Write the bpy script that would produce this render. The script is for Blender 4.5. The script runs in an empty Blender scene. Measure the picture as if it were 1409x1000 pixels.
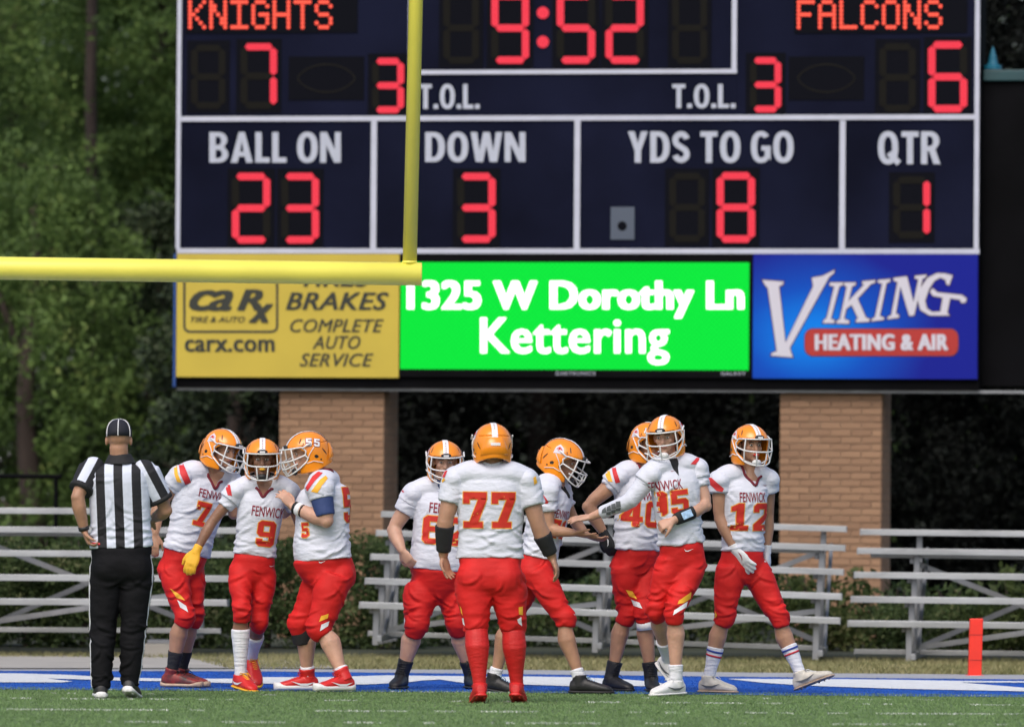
import bpy, bmesh, math, random
import numpy as np
from mathutils import Vector, Matrix
from mathutils.bvhtree import BVHTree
from mathutils.geometry import tessellate_polygon

S = bpy.context.scene
COL = S.collection
random.seed(7)
RNG = np.random.default_rng(7)
V = lambda *a: np.array(a, float)

# ------------------------------------------------------------------ camera
FPX = 10000.0                 # focal length in photo pixels (1409 wide)
CAMH = 1.25
tilt = math.atan(202.0/FPX)
rollr = math.radians(0.4)
FW = V(0, math.cos(tilt), math.sin(tilt))
R0 = V(1, 0, 0); U0 = np.cross(R0, FW)
RT = math.cos(rollr)*R0 + math.sin(rollr)*U0
UP = -math.sin(rollr)*R0 + math.cos(rollr)*U0
CP = V(0, 0, CAMH)
cam_data = bpy.data.cameras.new('camera')
cam = bpy.data.objects.new('camera', cam_data); COL.objects.link(cam)
cam_data.sensor_width = 36.0; cam_data.sensor_fit = 'HORIZONTAL'
cam_data.lens = 36.0*FPX/1409.0
cam_data.clip_start = 0.5; cam_data.clip_end = 2000
cam_data.dof.use_dof = True
cam_data.dof.focus_distance = 49.6
cam_data.dof.aperture_fstop = 2.9
m = Matrix(((RT[0], UP[0], -FW[0]), (RT[1], UP[1], -FW[1]), (RT[2], UP[2], -FW[2]))).to_4x4()
m.translation = Vector(CP); cam.matrix_world = m
S.camera = cam

# ------------------------------------------------------------------ sky, sun, exposure
SUN_EL, SUN_AZ = 50.0, 200.0      # azimuth: direction the light comes from, clockwise from +Y
world = bpy.data.worlds.new('World'); S.world = world; world.use_nodes = True
wn = world.node_tree.nodes; wl = world.node_tree.links
bg = wn['Background']
sky = wn.new('ShaderNodeTexSky'); sky.sky_type = 'NISHITA'; sky.sun_disc = False
sky.sun_elevation = math.radians(SUN_EL); sky.sun_rotation = math.radians(SUN_AZ)
sky.air_density = 1.0; sky.dust_density = 4.0; sky.ozone_density = 1.0
wl.new(sky.outputs[0], bg.inputs[0]); bg.inputs[1].default_value = 0.15
sd = bpy.data.lights.new('sun', 'SUN'); sun = bpy.data.objects.new('sun', sd); COL.objects.link(sun)
sd.energy = 1.15; sd.angle = math.radians(45); sd.color = (1.0, 0.97, 0.92)
az = math.radians(SUN_AZ); el = math.radians(SUN_EL)
sdir = Vector((math.sin(az)*math.cos(el), math.cos(az)*math.cos(el), math.sin(el)))
sun.rotation_euler = sdir.to_track_quat('Z', 'Y').to_euler()
sun.location = (0, 0, 30)
S.view_settings.view_transform = 'Standard'; S.view_settings.look = 'None'
S.view_settings.gamma = 1; S.view_settings.exposure = 0.22
S.view_settings.use_curve_mapping = False
S.render.engine = 'CYCLES'
S.cycles.max_bounces = 5; S.cycles.diffuse_bounces = 3

# ------------------------------------------------------------------ projection helpers (measure the place from the photo)
def at(px, py, d):
    return CP + d*(FW + (px-704.5)/FPX*RT - (py-500)/FPX*UP)
def ray(px, py):
    r = FW + (px-704.5)/FPX*RT - (py-500)/FPX*UP
    return r/np.linalg.norm(r)
def ground(px, py, z=0.0):
    r = FW + (px-704.5)/FPX*RT - (py-500)/FPX*UP
    return CP + r*((z-CAMH)/r[2])

def norm(v):
    v = np.asarray(v, float); n = np.linalg.norm(v)
    return v/n if n > 1e-9 else v

# ------------------------------------------------------------------ noise in numpy
def _hash(i, j, k, seed):
    h = (i*374761393 + j*668265263 + k*2147483647 + seed*1274126177) & 0xffffffff
    h = ((h ^ (h >> 13))*1274126177) & 0xffffffff
    return ((h ^ (h >> 16)) & 0xffff)/65535.0
def vnoise(p, seed=0):
    p = np.asarray(p, float); i = np.floor(p).astype(np.int64); f = p-i; f = f*f*(3-2*f)
    r = 0
    for a in (0, 1):
        for b in (0, 1):
            for c in (0, 1):
                w = (f[:, 0] if a else 1-f[:, 0])*(f[:, 1] if b else 1-f[:, 1])*(f[:, 2] if c else 1-f[:, 2])
                r = r + w*_hash(i[:, 0]+a, i[:, 1]+b, i[:, 2]+c, seed)
    return r

# ------------------------------------------------------------------ materials
def _in(b, *names):
    for n in names:
        if n in b.inputs: return b.inputs[n]
MATS = {}
def mat(name, col, rough=0.6, metal=0.0, bump=0, bscale=40, var=0, vscale=8, col2=None, emit=None, estr=0, coat=0, spec=None, bdist=0.01, stretch=None, sheen=0, ridge=0):
    m = bpy.data.materials.new(name); m.use_nodes = True; MATS[name] = m
    nt = m.node_tree; N = nt.nodes; L = nt.links; b = N['Principled BSDF']
    b.inputs['Base Color'].default_value = (*col, 1); b.inputs['Roughness'].default_value = rough
    b.inputs['Metallic'].default_value = metal
    if coat: b.inputs['Coat Weight'].default_value = coat; b.inputs['Coat Roughness'].default_value = 0.12
    if spec is not None: b.inputs['Specular IOR Level'].default_value = spec
    if sheen: b.inputs['Sheen Weight'].default_value = sheen
    if emit: b.inputs['Emission Color'].default_value = (*emit, 1); b.inputs['Emission Strength'].default_value = estr
    if var or bump or col2:
        tc = N.new('ShaderNodeTexCoord'); mp = N.new('ShaderNodeMapping'); L.new(tc.outputs['Object'], mp.inputs[0])
        if stretch: mp.inputs['Scale'].default_value = stretch
    if var or col2:
        n = N.new('ShaderNodeTexNoise'); n.inputs['Scale'].default_value = vscale; n.inputs['Detail'].default_value = 5
        L.new(mp.outputs[0], n.inputs['Vector'])
        cr = N.new('ShaderNodeValToRGB'); L.new(n.outputs['Fac'], cr.inputs[0])
        c2 = col2 or tuple(min(1, c*(1+var)) for c in col); c1 = col if col2 else tuple(c*(1-var) for c in col)
        cr.color_ramp.elements[0].color = (*c1, 1); cr.color_ramp.elements[1].color = (*c2, 1)
        cr.color_ramp.elements[0].position = .35; cr.color_ramp.elements[1].position = .65
        L.new(cr.outputs[0], b.inputs['Base Color'])
    if bump:
        n = N.new('ShaderNodeTexNoise'); n.inputs['Scale'].default_value = bscale; n.inputs['Detail'].default_value = 4
        L.new(mp.outputs[0], n.inputs['Vector'])
        bp = N.new('ShaderNodeBump'); bp.inputs['Strength'].default_value = bump; bp.inputs['Distance'].default_value = bdist
        if ridge:                      # long sharp cloth folds over the fine weave
            n2 = N.new('ShaderNodeTexNoise'); n2.noise_type = 'RIDGED_MULTIFRACTAL'; n2.inputs['Scale'].default_value = ridge; n2.inputs['Detail'].default_value = 2
            n2.inputs['Distortion'].default_value = 1.2; L.new(mp.outputs[0], n2.inputs['Vector'])
            b2 = N.new('ShaderNodeBump'); b2.inputs['Strength'].default_value = .55; b2.inputs['Distance'].default_value = .022
            L.new(n2.outputs['Fac'], b2.inputs['Height']); L.new(b2.outputs[0], bp.inputs['Normal'])
        L.new(n.outputs['Fac'], bp.inputs['Height']); L.new(bp.outputs[0], b.inputs['Normal'])
    return m

def leafmat(name, dark, light, rough=0.6, tips=None, scale=0.8, trans=0.0):
    m = bpy.data.materials.new(name); m.use_nodes = True; MATS[name] = m
    nt = m.node_tree; N = nt.nodes; L = nt.links; b = N['Principled BSDF']
    g = N.new('ShaderNodeNewGeometry'); tc = N.new('ShaderNodeTexCoord')
    n = N.new('ShaderNodeTexNoise'); n.inputs['Scale'].default_value = scale; n.inputs['Detail'].default_value = 3
    L.new(tc.outputs['Object'], n.inputs['Vector'])
    mx = N.new('ShaderNodeMath'); mx.operation = 'MULTIPLY_ADD'; mx.inputs[1].default_value = .5; L.new(g.outputs['Random Per Island'], mx.inputs[0])
    mm = N.new('ShaderNodeMath'); mm.operation = 'MULTIPLY_ADD'; mm.inputs[1].default_value = 1.4; mm.inputs[2].default_value = -.45
    L.new(n.outputs['Fac'], mm.inputs[0]); L.new(mm.outputs[0], mx.inputs[2])
    cr = N.new('ShaderNodeValToRGB'); L.new(mx.outputs[0], cr.inputs[0])
    cr.color_ramp.elements[0].color = (*dark, 1); cr.color_ramp.elements[0].position = .2
    cr.color_ramp.elements[1].color = (*light, 1); cr.color_ramp.elements[1].position = .75
    if tips:
        e = cr.color_ramp.elements.new(.95); e.color = (*tips, 1)
    L.new(cr.outputs[0], b.inputs['Base Color']); b.inputs['Roughness'].default_value = rough
    b.inputs['Specular IOR Level'].default_value = .25
    if trans:                          # light passing through thin leaves
        tr = N.new('ShaderNodeBsdfTranslucent'); L.new(cr.outputs[0], tr.inputs[0]); mx2 = N.new('ShaderNodeMixShader'); mx2.inputs[0].default_value = trans
        L.new(b.outputs[0], mx2.inputs[1]); L.new(tr.outputs[0], mx2.inputs[2]); L.new(mx2.outputs[0], N['Material Output'].inputs[0])
    return m

# ------------------------------------------------------------------ mesh buffer
class MB:
    def __init__(s): s.v = []; s.f = []; s.mi = []; s.n = 0; s.cur = 0
    def add(s, verts, faces):
        o = s.n; s.v.extend([tuple(map(float, p)) for p in verts]); s.n += len(verts)
        for f in faces: s.f.append(tuple(o+i for i in f)); s.mi.append(s.cur)
    def box(s, c, size, ax=None):
        x, y, z = [d/2 for d in size]
        if ax is None: ax = np.eye(3)
        P = [np.asarray(c)+ax[0]*a*x+ax[1]*b*y+ax[2]*e*z for a in (-1, 1) for b in (-1, 1) for e in (-1, 1)]
        s.add(P, [(0, 1, 3, 2), (4, 6, 7, 5), (0, 4, 5, 1), (2, 3, 7, 6), (0, 2, 6, 4), (1, 5, 7, 3)])
    def loft(s, rings, caps=True):
        n = len(rings[0]); P = [p for r in rings for p in r]; F = []
        for i in range(len(rings)-1):
            for j in range(n):
                a = i*n+j; b = i*n+(j+1) % n
                F.append((a, b, b+n, a+n))
        if caps:
            c0 = np.mean(rings[0], 0); c1 = np.mean(rings[-1], 0)
            P += [c0, c1]; k = len(P)
            for j in range(n):
                F.append((k-2, (j+1) % n, j)); a = (len(rings)-1)*n
                F.append((k-1, a+j, a+(j+1) % n))
        s.add(P, F)
    def tube(s, pts, rad, n=12, ref=None, flat=None, rnd=True, closed=False):
        pts = [np.asarray(p, float) for p in pts]; m = len(pts)
        if np.isscalar(rad): rad = [rad]*m
        T = []
        for i in range(m):
            a = pts[max(i-1, 0)]; b = pts[min(i+1, m-1)]
            if closed: a = pts[(i-1) % m]; b = pts[(i+1) % m]
            T.append(norm(b-a))
        r = np.asarray(ref, float) if ref is not None else (V(0, 0, 1) if abs(T[0][2]) < .9 else V(1, 0, 0))
        rings = []
        for i in range(m):
            r2 = norm(r-T[i]*np.dot(r, T[i])); s2 = np.cross(T[i], r2)
            if ref is None: r = r2
            fl = 1 if flat is None else (flat if np.isscalar(flat) else flat[i])
            rings.append([pts[i]+rad[i]*(math.cos(t)*r2*fl+math.sin(t)*s2) for t in np.linspace(0, 2*math.pi, n, endpoint=False)])
        if closed:
            N = n; P = [p for q in rings for p in q]; F = []
            for i in range(m):
                for j in range(N):
                    a = i*N+j; b = i*N+(j+1) % N; c = ((i+1) % m)*N+(j+1) % N; d = ((i+1) % m)*N+j
                    F.append((a, b, c, d))
            s.add(P, F); return
        if rnd:
            def cap(ring, c, t, rr, k):
                return [[c+(p-c)*math.cos(a)+t*rr*math.sin(a) for p in ring] for a in k]
            A = cap(rings[0], pts[0], -T[0], rad[0], (1.25, .75)); B = cap(rings[-1], pts[-1], T[-1], rad[-1], (.75, 1.25))
            rings = A+rings+B
        s.loft(rings)
    def ell(s, c, r, ax=None, n=14, m=9):
        if ax is None: ax = np.eye(3)
        rings = []
        for i in range(1, m):
            t = math.pi*i/m
            rings.append([np.asarray(c)+ax[0]*r[0]*math.sin(t)*math.cos(q)+ax[1]*r[1]*math.sin(t)*math.sin(q)+ax[2]*r[2]*math.cos(t) for q in np.linspace(0, 2*math.pi, n, endpoint=False)])
        n2 = len(rings[0]); P = [p for r_ in rings for p in r_]; F = []
        for i in range(len(rings)-1):
            for j in range(n2):
                a = i*n2+j; b = i*n2+(j+1) % n2; F.append((a, a+n2, b+n2, b))
        P += [np.asarray(c)+ax[2]*r[2], np.asarray(c)-ax[2]*r[2]]; k = len(P)
        for j in range(n2):
            F.append((k-2, j, (j+1) % n2)); a = (len(rings)-1)*n2; F.append((k-1, a+(j+1) % n2, a+j))
        s.add(P, F)
    def mesh(s, name, mats, smooth=False):
        me = bpy.data.meshes.new(name); me.from_pydata(s.v, [], s.f)
        if not isinstance(mats, (list, tuple)): mats = [mats]
        for q in mats: me.materials.append(MATS[q] if isinstance(q, str) else q)
        if len(mats) > 1: me.polygons.foreach_set('material_index', s.mi)
        if smooth: me.polygons.foreach_set('use_smooth', [True]*len(me.polygons))
        me.update(); return me
    def obj(s, name, mats, parent=None, smooth=False, bevel=0, **props):
        o = bpy.data.objects.new(name, s.mesh(name, mats, smooth)); COL.objects.link(o)
        if parent is not None: o.parent = parent
        if bevel:
            b = o.modifiers.new('bevel', 'BEVEL'); b.width = bevel; b.segments = 2; b.limit_method = 'ANGLE'
        for k, v in props.items(): o[k] = v
        return o

def empty(name, loc, label, cat, group=None, rotz=0):
    o = bpy.data.objects.new(name, None); COL.objects.link(o); o.location = Vector(loc); o.rotation_euler = (0, 0, rotz)
    o['label'] = label; o['category'] = cat
    if group: o['group'] = group
    o.empty_display_size = .2
    return o
def link(name, me, parent, loc=None, **props):
    o = bpy.data.objects.new(name, me); COL.objects.link(o); o.parent = parent
    if loc is not None: o.location = Vector(loc)
    for k, v in props.items(): o[k] = v
    return o

def quads_mesh(name, verts, nper, mname, smooth=False):
    """fast mesh of loose triangles / quads; verts (n*nper,3)"""
    me = bpy.data.meshes.new(name); nv = len(verts); nf = nv//nper
    me.vertices.add(nv); me.vertices.foreach_set('co', np.ascontiguousarray(verts, dtype=np.float32).ravel())
    me.loops.add(nv); me.loops.foreach_set('vertex_index', np.arange(nv, dtype=np.int32))
    me.polygons.add(nf); me.polygons.foreach_set('loop_start', np.arange(0, nv, nper, dtype=np.int32))
    try: me.polygons.foreach_set('loop_total', np.full(nf, nper, dtype=np.int32))
    except Exception: pass
    me.materials.append(MATS[mname]); me.update(calc_edges=True); me.validate()
    return me

# ------------------------------------------------------------------ voxel skin
def creases(co, no, items):
    """real cloth folds: each item (centre, direction, length, width, height) raises a soft ridge with a hollow beside it"""
    out = np.zeros(len(co))
    for c, nn, d, L, w, A in items:
        r = co-c; m = (r*r).sum(1) < (2.2*L)**2
        q = r[m]; s = np.cross(nn, d); al = q@d; pe = q@s+.25*al*al/L; dn = q@nn
        g = np.exp(-(al/L)**2)*np.exp(-(dn/.07)**2)*np.clip((no[m]@nn)*1.5+.2, 0, 1)
        out[m] += A*g*(np.exp(-(pe/w)**2)-.75*np.exp(-((pe-1.5*w)/(1.1*w))**2))
    return out
def remesh(mb, name, mats, voxel=.008, smooth=4, disp=None, fold=None):
    me = mb.mesh(name+'_raw', mats if isinstance(mats, (list, tuple)) else [mats])
    o = bpy.data.objects.new('tmp', me); COL.objects.link(o)
    r = o.modifiers.new('r', 'REMESH'); r.mode = 'VOXEL'; r.voxel_size = voxel; r.use_smooth_shade = True
    if smooth:
        s = o.modifiers.new('s', 'SMOOTH'); s.factor = .5; s.iterations = smooth
    dg = bpy.context.evaluated_depsgraph_get()
    out = bpy.data.meshes.new_from_object(o.evaluated_get(dg)); out.name = name
    bpy.data.objects.remove(o); bpy.data.meshes.remove(me)
    if disp:
        n = len(out.vertices); co = np.empty(n*3); out.vertices.foreach_get('co', co); co = co.reshape(-1, 3)
        no = np.empty(n*3); out.vertices.foreach_get('normal', no); no = no.reshape(-1, 3)
        dd = disp(co)
        if fold is not None: dd = dd+creases(co, no, fold(co, no))
        co = co + no*dd[:, None]; out.vertices.foreach_set('co', co.ravel()); out.update()
    out.polygons.foreach_set('use_smooth', [True]*len(out.polygons))
    if not out.materials: out.materials.append(MATS[mats] if isinstance(mats, str) else mats)
    return out

def catmull(pts, rad, k=4):
    P = [np.asarray(p, float) for p in pts]; Q = [P[0]*2-P[1]]+P+[P[-1]*2-P[-2]]
    op = []; orr = []
    for i in range(len(P)-1):
        p0, p1, p2, p3 = Q[i:i+4]
        for j in range(k):
            t = j/k
            op.append(.5*((2*p1)+(-p0+p2)*t+(2*p0-5*p1+4*p2-p3)*t*t+(-p0+3*p1-3*p2+p3)*t**3))
            orr.append(rad[i]*(1-t)+rad[i+1]*t)
    op.append(P[-1]); orr.append(rad[-1]); return op, orr

# ------------------------------------------------------------------ flat print laid on a surface
def poly_mesh2d(loops):
    tris = tessellate_polygon([[Vector((x, y, 0)) for x, y in l] for l in loops])
    pts = [p for l in loops for p in l]
    return [(x, y) for x, y in pts], [tuple(t) for t in tris]
_TXT = {}
def text2d(s, offset=0.0, shear=0.0, space=1.0):
    key = (s, offset, shear, space)
    if key in _TXT: return _TXT[key]
    c = bpy.data.curves.new('t', 'FONT'); c.body = s; c.offset = offset; c.shear = shear; c.space_character = space
    c.resolution_u = 3
    o = bpy.data.objects.new('t', c); COL.objects.link(o)
    dg = bpy.context.evaluated_depsgraph_get(); me = bpy.data.meshes.new_from_object(o.evaluated_get(dg))
    pts = [(v.co.x, v.co.y) for v in me.vertices]; F = [tuple(p.vertices) for p in me.polygons]
    bpy.data.objects.remove(o); bpy.data.curves.remove(c); bpy.data.meshes.remove(me)
    _TXT[key] = (pts, F); return pts, F
def fit2d(pf, x0, y0, x1, y1):
    pts, F = pf; P = np.array(pts); a = P.min(0); b = P.max(0)
    Q = (P-a)/(b-a)*V(x1-x0, y1-y0)+V(x0, y0)
    return [tuple(q) for q in Q], F
def offset_loop(l, d):
    n = len(l); P = [V(*p) for p in l]; area = sum(P[i][0]*P[(i+1) % n][1]-P[(i+1) % n][0]*P[i][1] for i in range(n))
    sg = 1 if area > 0 else -1; out = []
    for i in range(n):
        a, b, c = P[i-1], P[i], P[(i+1) % n]
        e1 = norm(b-a); e2 = norm(c-b); n1 = V(e1[1], -e1[0])*sg; n2 = V(e2[1], -e2[0])*sg
        k = norm(n1+n2); w = d/max(.45, np.dot(k, n1)); out.append(tuple(b+k*w))
    return out
def conform(pf, origin, ux, uy, nrm, bvh, off, step=.02, name='print', mname=None, parent=None, **props):
    """lay a flat 2D print on a surface; origin/ux/uy/nrm in the surface's local space"""
    pts, F = pf
    bm = bmesh.new(); vs = [bm.verts.new((x, y, 0)) for x, y in pts]
    for f in F:
        try: bm.faces.new([vs[i] for i in f])
        except ValueError: pass
    if step:
        P = np.array(pts); a = P.min(0); b = P.max(0)
        for k in (0, 1):
            for q in np.arange(a[k]+step, b[k], step):
                no = (1, 0, 0) if k == 0 else (0, 1, 0); co = (q, 0, 0) if k == 0 else (0, q, 0)
                bmesh.ops.bisect_plane(bm, geom=bm.verts[:]+bm.edges[:]+bm.faces[:], plane_co=co, plane_no=no)
    o = np.asarray(origin); nv = Vector(norm(nrm))
    last = 0.0
    miss = []
    for v in bm.verts:
        p = Vector(o+ux*v.co.x+uy*v.co.y)
        hit = bvh.ray_cast(p+nv*.4, -nv, .9) if bvh else (None,)
        if hit[0] is None:
            if bvh:
                q = bvh.find_nearest(p)
                v.co = q[0]+q[1]*off
                miss.append(v)
            else: v.co = p+nv*off
        else:
            nn = hit[1]; 
            v.co = hit[0]+(nn*.6+nv*.4).normalized()*off
    if miss and len(miss) < len(bm.verts): bmesh.ops.delete(bm, geom=miss, context='VERTS')
    me = bpy.data.meshes.new(name); bm.normal_update()
    bm.to_mesh(me); bm.free()
    me.materials.append(MATS[mname]); me.polygons.foreach_set('use_smooth', [True]*len(me.polygons))
    return link(name, me, parent, **props)

# block numerals
w_, t_, c_ = .64, .2, .11
DG = {
 '0': [[(c_, 0), (w_-c_, 0), (w_, c_), (w_, 1-c_), (w_-c_, 1), (c_, 1), (0, 1-c_), (0, c_)], [(t_, t_), (w_-t_, t_), (w_-t_, 1-t_), (t_, 1-t_)]],
 '1': [[(.06, 0), (.58, 0), (.58, .17), (.43, .17), (.43, 1), (.26, 1), (.06, .87), (.06, .7), (.2, .74), (.2, .17), (.06, .17)]],
 '2': [[(0, 0), (w_, 0), (w_, .2), (.28, .2), (w_, .5), (w_, 1-c_), (w_-c_, 1), (c_, 1), (0, 1-c_), (0, .68), (t_, .68), (t_, .8), (w_-t_, .8), (w_-t_, .6), (0, .22)]],
 '4': [[(.3, 0), (.54, 0), (.54, .2), (.66, .2), (.66, .38), (.54, .38), (.54, 1), (.26, 1), (0, .4), (0, .2), (.3, .2)], [(.19, .38), (.3, .38), (.3, .66)]],
 '5': [[(0, 1), (w_, 1), (w_, .8), (t_, .8), (t_, .64), (w_-c_, .64), (w_, .64-c_), (w_, c_), (w_-c_, 0), (c_, 0), (0, c_), (0, .28), (t_, .28), (t_, .2), (w_-t_, .2), (w_-t_, .44), (0, .44)]],
 '7': [[(0, 1), (w_, 1), (w_, .8), (.42, .17), (.54, .17), (.54, 0), (.02, 0), (.02, .17), (.18, .17), (.41, .8), (.17, .8), (.17, .68), (0, .68)]],
 '9': [[(c_, 1), (w_-c_, 1), (w_, 1-c_), (w_, c_), (w_-c_, 0), (c_, 0), (0, c_), (0, .28), (t_, .28), (t_, .2), (w_-t_, .2), (w_-t_, .38), (c_, .38), (0, .38+c_), (0, 1-c_)], [(t_, .56), (w_-t_, .56), (w_-t_, .82), (t_, .82)]],
}
DG['8'] = [DG['0'][0], [(t_, .18), (w_-t_, .18), (w_-t_, .40), (t_, .40)], [(t_, .60), (w_-t_, .60), (w_-t_, .82), (t_, .82)]]
DG['6'] = [[(w_-x, 1-y) for x, y in l] for l in DG['9']]
def number2d(s, h, wide=1.0, grow=0.0, gap=.14):
    """list of loops for each digit, centred on the origin"""
    tot = len(s)*w_+(len(s)-1)*gap; out = []
    for i, ch in enumerate(s):
        loops = []
        for k, l in enumerate(DG[ch]):
            q = [((x+i*(w_+gap)-tot/2)*h*wide, (y-.5)*h) for x, y in l]
            if grow: q = offset_loop(q, grow if k == 0 else -grow)
            loops.append(q)
        out.append(loops)
    return out

# condensed bold capitals for the painted captions
def _arc(cx, cy, rx, ry, a0, a1, n=10, e=2.3):
    out = []
    for i in range(n+1):
        t = math.radians(a0+(a1-a0)*i/n); c, s = math.cos(t), math.sin(t)
        out.append((cx+rx*abs(c)**(2/e)*(1 if c > 0 else -1), cy+ry*abs(s)**(2/e)*(1 if s > 0 else -1)))
    return out
def _thick(path, t):
    L = []; R = []
    for i in range(len(path)):
        p = V(*path[max(0, i-1)]); q = V(*path[min(len(path)-1, i+1)]); d = norm(q-p); n = V(-d[1], d[0])*t/2
        L.append(tuple(V(*path[i])+n)); R.append(tuple(V(*path[i])-n))
    return L+R[::-1]
_s = .19
CAPS = {
 'A': (.66, [[(0, 0), (.24, 1), (.42, 1), (.66, 0), (.46, 0), (.415, .2), (.245, .2), (.20, 0)], [(.275, .36), (.385, .36), (.33, .70)]]),
 'B': (.57, [[(0, 0), (.28, 0)]+_arc(.29, .27, .28, .27, -80, 55, 8, 2)+_arc(.28, .745, .26, .255, -45, 80, 8, 2)+[(.26, 1), (0, 1)], [(_s, .15), (.27, .15)]+_arc(.28, .285, .10, .135, -80, 80, 6, 2)+[(.27, .42), (_s, .42)], [(_s, .58), (.26, .58)]+_arc(.27, .715, .085, .135, -80, 80, 6, 2)+[(.26, .85), (_s, .85)]]),
 'D': (.59, [[(0, 0), (.22, 0)]+_arc(.24, .5, .35, .5, -88, 88, 14)+[(.22, 1), (0, 1)], [(_s, .16), (.22, .16)]+_arc(.23, .5, .165, .34, -85, 85, 10)+[(.22, .84), (_s, .84)]]),
 'O': (.62, [_arc(.31, .5, .31, .51, 0, 345, 23), _arc(.31, .5, .12, .34, 0, 340, 17)]),
 'G': (.60, [_arc(.31, .5, .31, .51, 42, 318, 18)+[(.60, .06), (.60, .54), (.32, .54), (.32, .39), (.42, .39), (.42, .2)]+_arc(.31, .5, .125, .35, 300, 50, 12)]),
 'L': (.43, [[(0, 0), (.43, 0), (.43, .17), (_s, .17), (_s, 1), (0, 1)]]),
 'N': (.62, [[(0, 0), (.18, 0), (.18, .58), (.42, 0), (.62, 0), (.62, 1), (.44, 1), (.44, .43), (.2, 1), (0, 1)]]),
 'W': (.94, [[(.15, 0), (.37, 0), (.47, .55), (.57, 0), (.79, 0), (.94, 1), (.75, 1), (.675, .38), (.57, 1), (.37, 1), (.265, .38), (.19, 1), (0, 1)]]),
 'Y': (.60, [[(.205, 0), (.395, 0), (.395, .38), (.60, 1), (.40, 1), (.30, .62), (.20, 1), (0, 1), (.205, .38)]]),
 'T': (.52, [[(.165, 0), (.355, 0), (.355, .83), (.52, .83), (.52, 1), (0, 1), (0, .83), (.165, .83)]]),
 'R': (.59, [[(0, 0), (_s, 0), (_s, .39), (.25, .39), (.38, 0), (.59, 0), (.435, .45)]+_arc(.28, .71, .28, .29, -35, 80, 8, 2)+[(.27, 1), (0, 1)], [(_s, .55), (.26, .55)]+_arc(.27, .70, .10, .15, -80, 80, 6, 2)+[(.26, .85), (_s, .85)]]),
 'S': (.54, [_thick(_arc(.27, .72, .175, .195, 12, 250, 12, 2)+_arc(.27, .275, .175, .19, 70, -168, 12, 2), .18)]),
 '.': (.19, [[(0, 0), (.19, 0), (.19, .19), (0, .19)]]),
}
CAPS['Q'] = (.64, CAPS['O'][1])
def caps2d(s, x0, y0, x1, y1, gap=.075, space=.24):
    adv = []; x = 0
    for ch in s:
        if ch == ' ': x += space; continue
        adv.append((ch, x)); x += CAPS[ch][0]+gap
    tot = x-gap; P = []; F = []
    for ch, ox in adv:
        p, f = poly_mesh2d(CAPS[ch][1]); o = len(P)
        P += [(x0+(ox+u)/tot*(x1-x0), y1+(y0-y1)*v) for u, v in p]; F += [tuple(i+o for i in t) for t in f]
    return P, F

# ================================================================== MATERIALS
mat('turf', (.115, .175, .07), .9, bump=.6, bscale=60, var=.16, vscale=3)
mat('turf_blade', (.135, .225, .078), .8, var=.25, vscale=5)
mat('white_blade', (.7, .72, .68), .8)
mat('blue_paint', (.004, .075, .38), .85, bump=.6, bscale=70, var=.3, vscale=5)
mat('blue_blade', (.008, .10, .46), .85, var=.2, vscale=5)
mat('white_paint', (.66, .68, .71), .85, bump=.5, bscale=70, var=.07, vscale=9)
mat('kerb_concrete', (.34, .35, .38), .9, bump=.3, bscale=30, var=.1, vscale=4)
mat('path_concrete', (.36, .34, .31), .9, bump=.3, bscale=12, var=.1, vscale=1.5)
mat('dry_grass', (.17, .17, .07), .95, bump=.8, bscale=20, col2=(.26, .24, .12), vscale=2)
mat('dry_blade', (.15, .16, .06), .9, col2=(.30, .27, .14), vscale=3)
mat('soil', (.03, .035, .02), .95, bump=.5, bscale=5, var=.3, vscale=1)
mat('aluminium', (.40, .415, .43), .42, metal=.5, bump=.2, bscale=30, var=.16, vscale=5, stretch=(.3, 1, 1))
mat('aluminium_end', (.35, .36, .38), .5, metal=.4)
mat('steel_frame', (.27, .28, .30), .5, metal=.5, var=.12, vscale=6)
mat('rusty_brace', (.10, .065, .05), .7, var=.2)
mat('goal_yellow', (.86, .78, .11), .42, bump=.08, bscale=3, var=.05, vscale=2, coat=.15)
mat('pylon_orange', (.80, .03, .012), .5, bump=.15, bscale=20, var=.06)
mat('navy_panel', (.0065, .008, .022), .65, var=.35, vscale=.7, spec=.04)
mat('cabinet_black', (.003, .003, .004), .7, var=.3, vscale=2, spec=.06)
mat('strip_white', (.50, .52, .62), .5, var=.05, vscale=5)
mat('caption_print', (.44, .47, .56), .5, var=.04)
mat('mask_dark', (.006, .0065, .010), .8, spec=.03)
mat('ghost', (.013, .0125, .011), .8, spec=.03)
mat('ghost_line', (.02, .019, .016), .8, spec=.03)
mat('frame_blue', (.01, .06, .25), .5)
mat('teal_paint', (.012, .055, .065), .5, var=.1)
mat('teal_finial', (.008, .13, .21), .4)
mat('ad_yellow', (.54, .41, .045), .5, var=.04, vscale=2)
mat('ad_ink', (.025, .028, .02), .6)
mat('plate_grey', (.07, .09, .13), .5)
mat('ad_letter', (.60, .58, .66), .5)
mat('ad_outline', (.06, .025, .05), .6)
mat('ad_red', (.42, .02, .015), .5, var=.05)
mat('brick_clay', (.36, .235, .12), .9, bump=.5, bscale=60, var=.07, vscale=25)
mat('mortar', (.295, .20, .135), .95, bump=.5, bscale=50)
mat('shade_black_bark', (.004, .003, .003), .95, spec=.1)  # bark blackened so trunks sink into the shade painted behind the board
mat('bark', (.055, .04, .035), .95, bump=.8, bscale=10, var=.3, vscale=4, stretch=(1, 1, .3))
mat('white_wall', (.6, .62, .66), .8)
mat('roof_dark', (.02, .02, .025), .7)
leafmat('pine_leaf', (.075, .13, .04), (.175, .275, .075), tips=(.32, .38, .12), scale=.9, trans=.42)
leafmat('deep_leaf', (.06, .105, .04), (.13, .20, .07), tips=(.20, .27, .10), trans=.42)
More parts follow.
